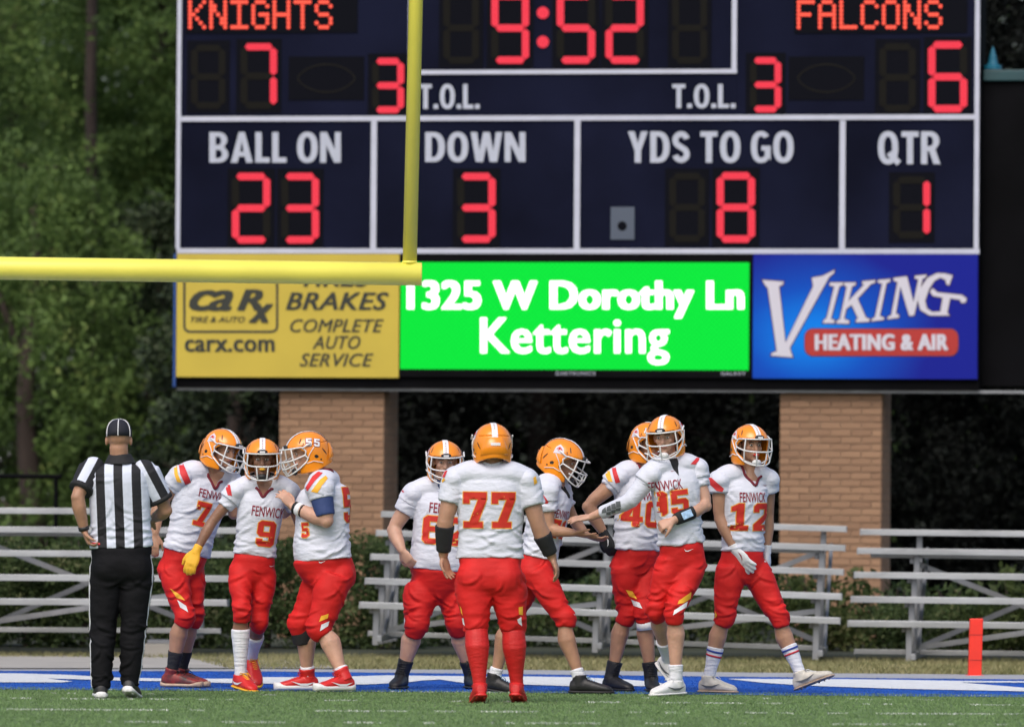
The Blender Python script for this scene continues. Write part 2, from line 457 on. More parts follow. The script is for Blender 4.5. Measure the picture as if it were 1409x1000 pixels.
leafmat('shade_leaf', (.010, .018, .011), (.035, .055, .024), tips=(.07, .09, .04))
leafmat('shade_black_leaf', (.0014, .0022, .0018), (.003, .005, .0035), tips=(.005, .008, .005), rough=.9)  # near-black leaf colour stands in for the deep shade behind the board
leafmat('hedge_leaf', (.028, .052, .020), (.105, .15, .052), tips=(.24, .24, .12), scale=2.5, trans=.42)
leafmat('weed_leaf', (.03, .05, .015), (.09, .12, .035), tips=(.2, .19, .09), trans=.42)
# brick tone differs from brick to brick
_m = MATS['brick_clay']; _nt = _m.node_tree; _b = _nt.nodes['Principled BSDF']
_oi = _nt.nodes.new('ShaderNodeObjectInfo'); _cr = _nt.nodes.new('ShaderNodeValToRGB')
_cr.color_ramp.elements[0].color = (.26, .152, .092, 1); _cr.color_ramp.elements[1].color = (.335, .20, .12, 1)
_nt.links.new(_oi.outputs['Random'], _cr.inputs[0]); _nt.links.new(_cr.outputs[0], _b.inputs['Base Color'])

def dotmat(name, col_dot, col_gap, scale, estr):
    """lamp face of closely set LED dots"""
    m = bpy.data.materials.new(name); m.use_nodes = True; MATS[name] = m
    nt = m.node_tree; N = nt.nodes; L = nt.links; b = N['Principled BSDF']
    tc = N.new('ShaderNodeTexCoord'); vo = N.new('ShaderNodeTexVoronoi'); vo.inputs['Scale'].default_value = scale
    vo.inputs['Randomness'].default_value = 0.0
    mp = N.new('ShaderNodeMapping'); mp.inputs['Rotation'].default_value = (0, math.radians(45), 0); L.new(tc.outputs['Object'], mp.inputs[0])
    mp.inputs['Scale'].default_value = (1, 0.001, 1)
    L.new(mp.outputs[0], vo.inputs['Vector'])
    cr = N.new('ShaderNodeValToRGB'); L.new(vo.outputs['Distance'], cr.inputs[0])
    cr.color_ramp.elements[0].color = (*col_dot, 1); cr.color_ramp.elements[0].position = .25
    cr.color_ramp.elements[1].color = (*col_gap, 1); cr.color_ramp.elements[1].position = .55
    L.new(cr.outputs[0], b.inputs['Emission Color']); b.inputs['Emission Strength'].default_value = estr
    b.inputs['Base Color'].default_value = (.002, .002, .002, 1); b.inputs['Specular IOR Level'].default_value = .05
dotmat('led_red', (1.0, .10, .15), (.95, .003, .022), 45, .82)
dotmat('led_green', (.0, 1.0, .06), (.0, .70, .035), 30, .82)
mat('led_dot', (.1, .0, .0), .5, emit=(1.0, .085, .045), estr=1.1)
mat('led_white', (.5, .5, .5), .5, emit=(1, 1, 1), estr=1.6)

def blue_art():
    m = bpy.data.materials.new('ad_blue'); m.use_nodes = True; MATS['ad_blue'] = m
    nt = m.node_tree; N = nt.nodes; L = nt.links; b = N['Principled BSDF']
    tc = N.new('ShaderNodeTexCoord'); mp = N.new('ShaderNodeMapping'); L.new(tc.outputs['Generated'], mp.inputs[0])
    mp.inputs['Location'].default_value = (-.40, 0, -.42); 
    mp.inputs['Scale'].default_value = (1.25, .01, 1.0)
    n = N.new('ShaderNodeTexNoise'); n.inputs['Scale'].default_value = 2.2; L.new(tc.outputs['Generated'], n.inputs['Vector'])
    mxv = N.new('ShaderNodeMixRGB'); mxv.inputs[0].default_value = .12; L.new(mp.outputs[0], mxv.inputs[1]); L.new(n.outputs['Color'], mxv.inputs[2])
    ln = N.new('ShaderNodeVectorMath'); ln.operation = 'LENGTH'; L.new(mxv.outputs[0], ln.inputs[0])
    cr = N.new('ShaderNodeValToRGB'); L.new(ln.outputs['Value'], cr.inputs[0])
    E = cr.color_ramp.elements
    E[0].color = (.002, .20, .78, 1); E[0].position = .1; E[1].color = (.008, .014, .27, 1); E[1].position = .62
    e = E.new(.34); e.color = (.003, .075, .50, 1); b.inputs['Specular IOR Level'].default_value = .12
    L.new(cr.outputs[0], b.inputs['Base Color']); b.inputs['Roughness'].default_value = .45
blue_art()

# ================================================================== GROUND
def sheet(name, pts, z, mname, **k):
    """flat sheet on the ground; pts are (x, y) in metres"""
    P, F = poly_mesh2d([pts]); mb = MB(); mb.add([(x, y, z) for x, y in P], F)
    o = mb.obj(name, mname); o['kind'] = 'structure'
    bm = bmesh.new(); bm.from_mesh(o.data); bmesh.ops.recalc_face_normals(bm, faces=bm.faces)
    if bm.faces and sum(f.normal.z for f in bm.faces) < 0: bmesh.ops.reverse_faces(bm, faces=bm.faces)
    bm.to_mesh(o.data); bm.free()
    for a, b in k.items(): o[a] = b
    return o
def gpts(l): return [tuple(ground(x, y)[:2]) for x, y in l]
sheet('ground', [(-400, -60), (400, -60), (400, 600), (-400, 600)], -.03, 'soil')
fT = gpts([(-500, 946), (350, 950.6), (704, 953), (1049, 956.6), (1900, 963)])
sheet('turf_field', [(-30, -30)]+[(30, -30)]+[(30, fT[-1][1])]+fT[::-1]+[(-30, fT[0][1])], 0, 'turf')
bT = [(-500, 919.5), (0, 923.4), (350, 924), (704, 928), (1049, 932), (1409, 935.3), (1900, 940)]
bB = [(-500, 946), (350, 950.6), (704, 953), (1049, 956.6), (1900, 963)]
bl_pts = gpts(bT); bb_pts = gpts(bB)
sheet('blue_end_band', bb_pts+bl_pts[::-1], .004, 'blue_paint')
kT = [(-500, 918.5), (0, 921.2), (350, 921), (704, 922), (1049, 926), (1409, 929), (1900, 934)]
sheet('kerb_strip', bl_pts+gpts(kT)[::-1], .006, 'kerb_concrete')
kp = gpts(kT)
sheet('dry_grass_verge', kp+[(30, 63.5), (-30, 63.5)], .002, 'dry_grass')
sheet('concrete_path', gpts([(-500, 918.3), (0, 920.8), (350, 920.6), (480, 920.8), (400, 911), (340, 899), (300, 893.5), (-500, 890)]), .012, 'path_concrete')
sheet('dark_bed', [(-40, 60.8), (40, 60.8), (40, 100), (-40, 100)], .02, 'soil')
def Z(x0): return lambda l: [(x0+a/3.914, 905+b/3.914) for a, b in l]
z1, z2, z3, z4 = Z(0), Z(350), Z(700), Z(1049)
wA = z1([(-200, 86), (120, 88), (350, 95), (490, 103), (620, 110), (870, 115), (1060, 117), (1300, 116)])+z2([(0, 108), (400, 108), (720, 98), (840, 100), (1150, 103), (1360, 106)])+z3([(70, 104), (340, 108), (600, 118), (740, 130), (830, 142), (830, 152), (740, 157), (600, 155), (400, 155), (340, 157), (70, 148)])+z2([(1300, 151), (1150, 143), (1000, 121), (900, 126), (820, 137), (600, 148), (380, 147), (0, 143)])+z1([(1209, 140), (1060, 135), (870, 130), (620, 126), (490, 122), (250, 115), (390, 131), (330, 137), (0, 136), (-200, 136)])
wB = z3([(1180, 117), (1300, 117)])+z4([(0, 118), (350, 118), (700, 122), (1060, 128), (1600, 131), (1600, 137), (1065, 137), (1409, 165), (1600, 178), (1600, 190), (1300, 182), (1060, 178), (700, 170), (340, 158), (150, 148), (0, 138)])+z3([(1260, 126)])
sheet('white_band_lettering', gpts(wA), .009, 'white_paint')
sheet('white_band_lettering', gpts(wB), .009, 'white_paint')

# synthetic blades standing on the near field
def blades(name, xy, h, wd, mname, lean=.5, kind='stuff', **k):
    n = len(xy); a = RNG.uniform(0, 2*math.pi, n); hh = h*RNG.uniform(.5, 1.1, n); ww = wd*RNG.uniform(.6, 1.2, n)
    b0 = np.stack([xy[:, 0]-np.cos(a)*ww/2, xy[:, 1]-np.sin(a)*ww/2, np.zeros(n)], 1)
    b1 = np.stack([xy[:, 0]+np.cos(a)*ww/2, xy[:, 1]+np.sin(a)*ww/2, np.zeros(n)], 1)
    l = RNG.normal(0, lean, (n, 2))*hh[:, None]
    t = np.stack([xy[:, 0]+l[:, 0], xy[:, 1]+l[:, 1], hh], 1)
    vv = np.stack([b0, b1, t], 1).reshape(-1, 3)
    o = bpy.data.objects.new(name, quads_mesh(name, vv, 3, mname)); COL.objects.link(o); o['kind'] = kind
    for q, r in k.items(): o[q] = r
    return o
n = 190000
xy = np.stack([RNG.uniform(-4.6, 4.6, n), RNG.uniform(40.5, 50.4, n)], 1)
xy = xy[xy[:, 1] < 50.22-.012*xy[:, 0]]
blades('turf_blades', xy, .017, .0055, 'turf_blade', label='short green synthetic turf blades across the near field', category='turf')
P = []
for (ya, yb, dens, thin) in [(948.2, 958, .30, .5), (953.4, 964, .16, .6), (960.8, 970.5, .5, 1), (976.2, 983, .9, 1.2), (993, 997.5, .45, 1)]:
    x = -20.0
    while x < 1430:
        L = random.expovariate(1/14.0)+3
        if random.random() < dens*.8:
            for _ in range(int(L*2.6*thin)):
                px = x+random.random()*L; py = ya+(yb-ya)*px/1409
                g = ground(px, py); P.append((g[0], g[1]+random.gauss(0, .02)))
        x += L
blades('painted_turf_blades', np.array(P), .013, .006, 'white_blade', .9, label='broken thin white chalk lines running across the turf', category='turf line')
n = 60000
xy = np.stack([RNG.uniform(-6, 6, n), RNG.uniform(55.9, 61.5, n)], 1)
kl = np.interp(xy[:, 0], [p[0] for p in kp], [p[1] for p in kp])
cx = (xy[:, 0] > -2.15+ (xy[:, 1]-56)*-.12)
xy = xy[(xy[:, 1] > kl+.02) & (cx | (xy[:, 1] > 60.2))]
blades('dry_grass_blades', xy, .05, .012, 'dry_blade', .6, label='tufty straw coloured grass in front of the bleachers', category='grass')

def inpoly(xy, poly):
    x, y = xy[:, 0], xy[:, 1]; c = np.zeros(len(xy), bool); n = len(poly)
    for i in range(n):
        (x1, y1), (x2, y2) = poly[i-1], poly[i]
        if y1 == y2: continue
        c ^= ((y1 > y) != (y2 > y)) & (x < (x2-x1)*(y-y1)/(y2-y1)+x1)
    return c
n = 90000
xy = np.stack([RNG.uniform(-4.8, 4.8, n), RNG.uniform(49.3, 55.6, n)], 1)
xy = xy[inpoly(xy, bb_pts+bl_pts[::-1])]
wh = inpoly(xy, gpts(wA)) | inpoly(xy, gpts(wB))
blades('blue_turf_blades', xy[~wh], .014, .006, 'blue_blade', label='blue painted synthetic blades along the end line band', category='turf')
blades('white_turf_blades', xy[wh], .014, .006, 'white_blade', label='white painted blades of the lettering in the blue band', category='turf')

# ================================================================== TREES AND HEDGES
def leaves(centers, spread, M, size, flat=.8, droop=0):
    K = len(centers); c = np.repeat(centers, M, 0)
    sp = np.repeat(np.broadcast_to(spread, (K,)), M)[:, None]
    d = RNG.normal(0, 1, (K*M, 3)); d /= np.linalg.norm(d, axis=1)[:, None]
    c = c+d*sp*RNG.uniform(.25, 1, (K*M, 1))**.6*V(1, 1, flat)
    a = RNG.normal(0, 1, (K*M, 3)); a /= np.linalg.norm(a, axis=1)[:, None]
    b = np.cross(a, RNG.normal(0, 1, (K*M, 3))); b /= np.linalg.norm(b, axis=1)[:, None]
    s = size*RNG.uniform(.6, 1.3, (K*M, 1))
    a = a*s; b = b*s*.45
    return np.stack([c-a*.5, c+b*.5, c+a*.5, c-b*.5], 1).reshape(-1, 3)
def leaf_obj(name, vv, mname, parent=None, **k):
    me = quads_mesh(name, vv, 4, mname); return link(name, me, parent, **k)
def trunk_obj(parent, h, r, limbs, name='trunk', lean=(0, 0)):
    mb = MB()
    pts = [(lean[0]*t*h+.06*math.sin(t*9), lean[1]*t*h, t*h) for t in np.linspace(0, 1, 9)]
    mb.tube(pts, [r*(1-.75*t)+.01 for t in np.linspace(0, 1, 9)], 9)
    for (a, b, rr) in limbs:
        a = V(*a); b = V(*b); m1 = (a+b)/2+V(0, 0, .12*np.linalg.norm(b-a))
        mb.tube([a, m1, b], [rr, rr*.7, rr*.3], 6)
    return mb.obj(name, 'bark', parent, smooth=True)
_crown_cache = {}
def crown_mesh(kind, seed, RR=1.0, HH=1.0, mname='pine_leaf', ls=1.0):
    key = (kind, seed, RR, HH, mname)
    if key in _crown_cache: return _crown_cache[key]
    rnd = random.Random(seed*31+7); C = []; SPr = []; limbs = []
    if kind == 'pine':
        z = .08
        while z < .99:
            L = (1-z)**.65*(.85+.3*rnd.random())
            for k in range(rnd.randint(4, 6)):
                a = rnd.random()*6.283; ll = L*rnd.uniform(.6, 1.05); zz = z+rnd.uniform(-.02, .02)
                limbs.append(((0, 0, zz), (ll*.9*math.cos(a), ll*.9*math.sin(a), zz+.03)))
                for q in range(5):
                    t = (q+1)/5; C.append((ll*t*math.cos(a)+rnd.gauss(0, .05), ll*t*math.sin(a)+rnd.gauss(0, .05), zz+.03*t+rnd.gauss(0, .012))); SPr.append(.12+.05*rnd.random())
            z += .05
        vv = leaves(np.array(C)*V(RR, RR, HH), np.array(SPr)*RR, 95, .105*ls, .55)
    else:
        K = int(34*(HH/RR)**.8*RR)+60
        for i in range(K):
            u = rnd.random(); a = rnd.random()*6.283; rr = math.sqrt(rnd.uniform(.12, 1)); zz = rnd.random()
            env = math.sin(math.pi*min(1, .12+zz*.86))**.55
            C.append((rr*env*math.cos(a)*1.0, rr*env*math.sin(a), zz)); SPr.append(.15+.09*rnd.random())
            if i % 7 == 0: limbs.append(((0, 0, max(.02, zz*.6)), (C[-1][0]*.9, C[-1][1]*.9, C[-1][2])))
        vv = leaves(np.array(C)*V(RR, RR, HH), np.array(SPr)*RR, 120, .10*ls, 1.1)
    _crown_cache[key] = (quads_mesh('crown_'+kind, vv, 4, mname), limbs); return _crown_cache[key]
def tree(px, depth, height, radius, kind, mname, label, seed=0, base=.0, group=None, name='pine_tree', lean=(0, 0), back=0.0, tr=1.0):
    g = at(px, 700, depth); g[2] = 0
    r = empty(name, g, label, 'tree', group)
    me, limbs = crown_mesh(kind, seed, radius, height-base, mname)
    c = link('crown', me, r, (0, back, base)); c.rotation_euler = (0, 0, seed*1.3)
    rot = Matrix.Rotation(seed*1.3, 3, 'Z')
    L = []
    for a, b in limbs[::6]:
        A = rot@Vector((a[0]*radius, a[1]*radius, a[2]*(height-base))); B = rot@Vector((b[0]*radius, b[1]*radius, b[2]*(height-base)))
        L.append((tuple(A+Vector((0, 0, base))), tuple(B+Vector((0, 0, base))), .05*radius/2.5+.015))
    t_ = trunk_obj(r, height*.96, (.055*radius+.06)*tr, L if tr == 1 else [], lean=lean)
    if mname == 'shade_black_leaf': t_.data.materials[0] = MATS['shade_black_bark']
    return r
# pines to the left of the board
tree(126, 90, 13.5, 2.6, 'pine', 'pine_leaf', 'pine with a bare dark trunk showing high up, left of the scoreboard', 3, 3.2, name='pine_tree', back=1.5, tr=.5)
tree(-60, 86, 12, 2.7, 'pine', 'pine_leaf', 'bushy bright green pine cut by the left edge of the view', 4, .6)
tree(215, 93, 11, 2.3, 'pine', 'pine_leaf', 'yellow green pine close beside the upper left scoreboard edge', 5, 2.8)
tree(40, 84, 4.9, 1.9, 'broad', 'pine_leaf', 'light green rounded young tree low behind the crossbar at far left', 6, .3, name='young_tree')
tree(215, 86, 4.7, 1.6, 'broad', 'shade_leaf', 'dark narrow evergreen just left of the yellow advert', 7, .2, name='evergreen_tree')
tree(20, 98, 14, 3.4, 'broad', 'pine_leaf', 'tall shaded tree filling the far left background', 8, .5, name='shade_tree')
tree(230, 97, 14, 3.0, 'broad', 'pine_leaf', 'tall shaded tree rising behind the left end of the scoreboard', 9, .5, name='shade_tree')
tree(25, 91, 3.1, 1.5, 'broad', 'pine_leaf', 'low round bush in front of the glimpsed white building at far left', 11, .02, name='young_tree')
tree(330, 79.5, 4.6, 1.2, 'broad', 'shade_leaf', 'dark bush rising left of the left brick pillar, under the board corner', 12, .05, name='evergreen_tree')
# wood behind the board, its deep shade put into near-black leaf colours
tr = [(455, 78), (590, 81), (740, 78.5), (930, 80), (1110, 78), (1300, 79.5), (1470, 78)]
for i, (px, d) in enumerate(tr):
    tree(px, d, 12.5+(i % 3), 1.35 if i == 0 else 2.3, 'broad', 'shade_black_leaf', ['shade-darkened tree standing behind the left brick pillar', 'shade-darkened tree behind the scoreboard, right of the left brick pillar', 'shade-darkened tree behind the middle of the green message screen', 'shade-darkened tree behind the board, above the player with the silver arm sleeve', 'shade-darkened tree standing directly behind the right brick pillar', 'shade-darkened tree just right of the right brick pillar', 'shade-darkened tree cut by the right edge of the view'][i], 10+i % 4, .05, 'dark trees behind the scoreboard', name='shade_tree')
# the wood beyond, one mass
C = []
for i in range(2300):
    C.append((RNG.uniform(-30, 26), RNG.uniform(101, 108), RNG.uniform(0, 15)))
o = leaf_obj('distant_wood', leaves(np.array(C), 1.3, 34, .42), 'deep_leaf'); o['kind'] = 'stuff'; o['label'] = 'dense dark wood closing off the background behind all the trees'; o['category'] = 'woodland'
C = []
for i in range(900):
    C.append((RNG.uniform(-1.9, 12), RNG.uniform(83, 86), RNG.uniform(0, 12)))
o = leaf_obj('dark_wood', leaves(np.array(C), 1.1, 34, .36), 'shade_black_leaf'); o['kind'] = 'stuff'; o['label'] = 'foliage mass coloured nearly black for the shade deep behind the scoreboard pillars'; o['category'] = 'woodland'

def hedge(x0, x1, depth, top, mname, label, name='hedge', thick=1.0, n=None, size=.055, ragged=.10, bottom=.05):
    a = at(x0, 700, depth); b = at(x1, 700, depth); c = (a+b)/2; c[2] = 0; w = abs(b[0]-a[0])
    r = empty(name, c, label, 'hedge' if name == 'hedge' else 'shrub')
    n = n or int(w*top*150)
    C = []; 
    for i in range(n):
        u = RNG.uniform(-.5, .5); zt = top*(1-ragged*(vnoise(np.array([[u*w*1.3+c[0], depth, 0]]), 3)[0]*1.3)); zt *= (1-.35*abs(2*u)**7)
        face = RNG.random()
        if face < .55: y = -thick/2+RNG.uniform(0, .18); z = RNG.uniform(bottom, zt)
        else: y = RNG.uniform(-thick/2, thick/2); z = zt-RNG.uniform(0, .2)
        C.append((u*w, y+RNG.normal(0, .04), z))
    leaf_obj('foliage', leaves(np.array(C), .12, 44, size, .9), mname, r)
    C2 = np.stack([RNG.uniform(-.5, .5, n//3)*w, RNG.uniform(-.1, thick/2, n//3), RNG.uniform(.05, .85, n//3)*top], 1)
    leaf_obj('inner_foliage', leaves(C2, .16, 30, .10, .9), mname, r)
    mb = MB(); 
    for i in range(max(2, int(w/.5))):
        x = -w/2+.25+i*.5
        if x > w/2-.1: break
        mb.tube([(x, 0, 0), (x+.05, .02, top*.5)], [.03, .015], 6)
        for k in range(3): mb.tube([(x+.04, .02, top*.3), (x+random.uniform(-.2, .2), random.uniform(-.2, .2), top*.85)], [.014, .005], 5)
    mb.obj('stem', 'bark', r)
    return r
hedge(-80, 318, 64.2, 1.12, 'hedge_leaf', 'long clipped green hedge seen through the left bleachers', ragged=.22)
hedge(330, 575, 64.4, 1.02, 'hedge_leaf', 'clipped green hedge between the two bleachers, below the left brick pillar')
hedge(590, 800, 66.0, .62, 'hedge_leaf', 'low dark hedge behind the middle bleacher, left half', ragged=.4)
hedge(800, 1060, 66.0, .72, 'hedge_leaf', 'low hedge behind the middle bleacher beside the striding players', ragged=.5)
hedge(1068, 1190, 65.0, .78, 'weed_leaf', 'weedy bush at the foot of the right brick pillar', name='weedy_shrub', ragged=.5)
hedge(1195, 1360, 65.4, .66, 'hedge_leaf', 'low shrub right of the right brick pillar, behind the red pylon', name='low_shrub', ragged=.5)
hedge(1350, 1500, 64.8, .80, 'weed_leaf', 'loose light green shrub behind bleachers at the right edge', name='low_shrub', ragged=.5)

# pale building and dark rail glimpsed through the left trees
g = at(20, 700, 96); g[2] = 0
r = empty('distant_building', g, 'white building with a dark roof glimpsed through the trees at far left', 'building')
mb = MB(); mb.box((0, .9, 1.7), (1.5, 1.5, 3.42)); mb.obj('wall', 'white_wall', r)
mb = MB(); mb.box((.05, .9, 3.50), (2.0, 1.8, .14)); mb.box((.05, .9, 3.62), (1.5, 1.3, .10)); mb.obj('roof', 'roof_dark', r)
for xx in (-.45, .1, .5):
    mb = MB(); mb.box((xx, .14, 3.05), (.2, .04, .4)); mb.obj('window', 'mask_dark', r)
g = at(10, 700, 69); g[2] = 0
r = empty('dark_rail', g, 'thin dark metal rail crossing in front of the trees at far left', 'railing')
zr = at(10, 655, 69)[2]
mb = MB(); mb.tube([(-1.2, 0, zr), (.5, 0, zr)], .022, 8); mb.obj('rail', 'cabinet_black', r)
for xx in (-1.1, -.3, .46):
    mb = MB(); mb.tube([(xx, 0, 0), (xx, 0, zr-.02)], .02, 8); mb.obj('post', 'cabinet_black', r)

# ================================================================== SCOREBOARD
TH = math.radians(10)
BU = V(math.cos(TH), -math.sin(TH), 0); BN = V(-math.sin(TH), -math.cos(TH), 0)   # along the board, towards the field
BO = at(795, 345, 69.0); BO[2] = 0
board = empty('scoreboard', BO, 'large navy football scoreboard with red LED digits above three adverts', 'scoreboard', rotz=-TH)
def bl(px, py, off=0.0):
    r = ray(px, py); o = BO+BN*off
    t = np.dot(o-CP, BN)/np.dot(r, BN); p = CP+r*t-BO
    return V(np.dot(p, BU), -off, p[2])
def brect(name, x0, y0, x1, y1, off, th, mname, parent=None, bevel=0, **k):
    """slab whose front face fills the photo rectangle; off = how far proud, th = thickness"""
    ym = (y0+y1)/2; xm = (x0+x1)/2
    u0 = bl(x0, ym, off)[0]; u1 = bl(x1, ym, off)[0]; z1_ = bl(xm, y0, off)[2]; z0_ = bl(xm, y1, off)[2]
    mb = MB(); mb.box(((u0+u1)/2, -off+th/2, (z0_+z1_)/2), (u1-u0, th, z1_-z0_))
    return mb.obj(name, mname, parent or board, bevel=bevel, **k)
def bprint(name, pf, off, mname, parent=None, th=.006, **k):
    """flat print given in photo pixels, laid on the board"""
    pts, F = pf; P = [bl(x, y, off) for x, y in pts]; me = bpy.data.meshes.new(name)
    me.from_pydata([tuple(p) for p in P], [], F); me.materials.append(MATS[mname]); me.update()
    return link(name, me, parent or board, **k)
def btext(name, s, box, off, mname, bold=.02, shear=0, space=1.0, parent=None, vb=.35, **k):
    """lettering fitted to a photo box; the strokes are thickened by stacked layers of print"""
    x0, y0, x1, y1 = box; pts, F = text2d(s, 0.0, shear, space)
    em = (y1-y0)/.72; d = bold*1.1*em if y1-y0 > 6 else 0
    pts, F = fit2d((pts, F), x0+d, y1-d*vb, x1-d, y0+d*vb)
    P = []; FF = []; l = 0
    steps = [(a, b) for a in (-1, -.33, .33, 1) for b in (-1, 1)] if d else [(0, 0)]
    for a, b in steps:
        o = len(P); q = [bl(x+a*d, y+b*d*vb, off+l*.0006) for x, y in pts]; P += [tuple(v) for v in q]; FF += [tuple(i+o for i in f) for f in F]; l += 1
    me = bpy.data.meshes.new(name); me.from_pydata(P, [], FF); me.materials.append(MATS[mname]); me.update()
    return link(name, me, parent or board, **k)
cab = brect('cabinet', 241, -70, 1349, 535, 0.0, .42, 'cabinet_black')
for (x0, y0, x1, y1) in [(249, 166, 510, 342), (518, 166, 790, 342), (798, 166, 1155, 342), (1163, 166, 1341, 342), (249, -64, 562, 159), (569, -64, 1007, 96), (569, 102, 1014, 159), (1014, -64, 1341, 159)]:
    brect('panel', x0-.5, y0-.5, x1+.5, y1+.5, .022, .02, 'navy_panel')
for (x0, y0, x1, y1) in [(243, -70, 249, 342), (1341, -70, 1347.5, 342), (249, 159, 1341, 166), (243, 342, 1347.5, 349), (510, 166, 518, 342), (790, 166, 798, 342), (1155, 166, 1163, 342), (562, 96, 1014, 102), (1007, -70, 1014, 96), (562, -70, 569, 96)]:
    brect('frame_strip', x0, y0, x1, y1, .04, .04, 'strip_white')
brect('side_trim', 238.5, 349, 242, 532, .03, .42, 'frame_blue')
bprint('caption', caps2d('BALL ON', *(288, 182, 469, 224)), .026, 'caption_print')
bprint('caption', caps2d('DOWN', *(585, 182, 723, 223)), .026, 'caption_print')
bprint('caption', caps2d('YDS TO GO', *(864, 181, 1092, 224)), .026, 'caption_print')
bprint('caption', caps2d('QTR', *(1208, 181, 1294, 226)), .026, 'caption_print')
bprint('caption', caps2d('T.O.L.', *(577, 116, 660, 150)), .026, 'caption_print')
bprint('caption', caps2d('T.O.L.', *(925, 116, 1012, 149)), .026, 'caption_print')
SEG = {'0': 'abcdef', '1': 'bc', '2': 'abged', '3': 'abgcd', '5': 'afgcd', '6': 'afgedc', '7': 'abc', '8': 'abcdefg', '9': 'abcdfg', ' ': ''}
def digit(ch, x0, y0, x1, y1, mask=True, slim=.20):
    w = x1-x0; h = y1-y0; t = slim*w*.38+1.0; g = 1.0
    xm0, xm1 = x0+t, x1-t; yt, ym, yb = y0+t, (y0+y1)/2, y1-t
    def hs(cy, a, b): return [(a+g, cy), (a+g+t*.8, cy-t), (b-g-t*.8, cy-t), (b-g, cy), (b-g-t*.8, cy+t), (a+g+t*.8, cy+t)]
    def vs(cx, a, b): return [(cx, a+g), (cx+t, a+g+t*.8), (cx+t, b-g-t*.8), (cx, b-g), (cx-t, b-g-t*.8), (cx-t, a+g+t*.8)]
    segs = {'a': hs(yt, xm0, xm1), 'g': hs(ym, xm0, xm1), 'd': hs(yb, xm0, xm1), 'f': vs(xm0, yt, ym), 'e': vs(xm0, ym, yb), 'b': vs(xm1, yt, ym), 'c': vs(xm1, ym, yb)}
    m_ = None
    m_ = brect('digit_mask', x0-6, y0-6, x1+6, y1+6, .028, .006, 'mask_dark')
    for lit in (1, 0):
        P = []; F = []
        for k, q in segs.items():
            if (k in SEG[ch]) == bool(lit): o = len(P); P += q; F.append(tuple(range(o, o+6)))
        if F: bprint('lit_segments' if lit else 'unlit_segments', (P, F), .034 if lit else .032, 'led_red' if lit else 'ghost', m_, kind='stuff')
digit(' ', 263, 62, 310, 150); digit('7', 331, 60, 381, 150)
digit('3', 512, 80, 556, 156, slim=.22); digit('3', 1032, 79, 1075, 155, slim=.22)
digit(' ', 1210, 60, 1260, 154); digit('6', 1277, 57, 1331, 155)
digit(' ', 610, -10, 659, 88); digit('9', 676, -10, 728, 88); digit('5', 766, -10, 819, 88); digit('2', 833, -10, 886, 88); digit(' ', 925, -10, 973, 88)
digit('2', 319, 238, 372, 335); digit('3', 387, 238, 439, 335); digit('3', 629, 238, 682, 334)
digit(' ', 921, 238, 970, 333); digit('8', 986, 237, 1039, 334); digit('1', 1229, 243, 1280, 328)
for cy in (18, 58):
    bprint('colon_dot', ([(747+8.3*math.cos(a), cy+8.3*math.sin(a)) for a in np.linspace(0, 6.283, 20, endpoint=False)], [tuple(range(20))]), .034, 'led_red')
for cx in (449, 1137):
    mk = brect('possession_mask', cx-52, 78, cx+52, 138, .028, .006, 'mask_dark')
    n_ = 28; P = []; F = []
    for i in range(n_+1):
        t = math.pi*2*i/n_
        for e in (0, 1.6): P.append((cx+(40-e)*math.cos(t), 108+(20-e)*math.sin(t)*abs(math.sin(t))**.35))
    for i in range(n_): F.append((2*i, 2*i+1, 2*i+3, 2*i+2))
    bprint('football_outline', (P, F), .032, 'ghost_line', mk)
F57 = {'K': '10001 10010 10100 11000 10100 10010 10001', 'N': '10001 11001 11001 10101 10011 10011 10001', 'I': '11111 00100 00100 00100 00100 00100 11111', 'G': '01110 10001 10000 10111 10001 10001 01110', 'H': '10001 10001 10001 11111 10001 10001 10001', 'T': '11111 00100 00100 00100 00100 00100 00100', 'S': '01110 10001 10000 01110 00001 10001 01110', 'F': '11111 10000 10000 11110 10000 10000 10000', 'A': '01110 10001 10001 11111 10001 10001 10001', 'L': '10000 10000 10000 10000 10000 10000 11111', 'C': '01110 10001 10000 10000 10000 10001 01110', 'O': '01110 10001 10001 10001 10001 10001 01110'}
for word, x0, x1, xp in (('KNIGHTS', 261.5, 455, 492), ('FALCONS', 1099, 1294, 1331)):
    mk = brect('name_display', x0-6, -5, xp, 46, .03, .01, 'mask_dark')
    pit = (x1-x0)/(len(word)*6-2)
    for i, ch in enumerate(word):
        P = []; F = []
        for r_, row in enumerate(F57[ch].split()):
            for c2, b_ in enumerate(row):
                if b_ == '1':
                    cx = x0+(i*6+c2)*pit; cy = 3.2+r_*5.75; o = len(P)
                    P += [(cx+2.75*math.cos(a), cy+2.9*math.sin(a)) for a in np.linspace(0, 6.283, 8, endpoint=False)]; F.append(tuple(range(o, o+8)))
        bprint('led_letter', (P, F), .034, 'led_dot', mk)
pl = brect('sensor_plate', 840, 285, 873, 330, .035, .012, 'plate_grey', bevel=.003)
bprint('lens_hole', ([(856+6.5*math.cos(a), 311+6.5*math.sin(a)) for a in np.linspace(0, 6.283, 18, endpoint=False)], [tuple(range(18))]), .038, 'mask_dark', pl)
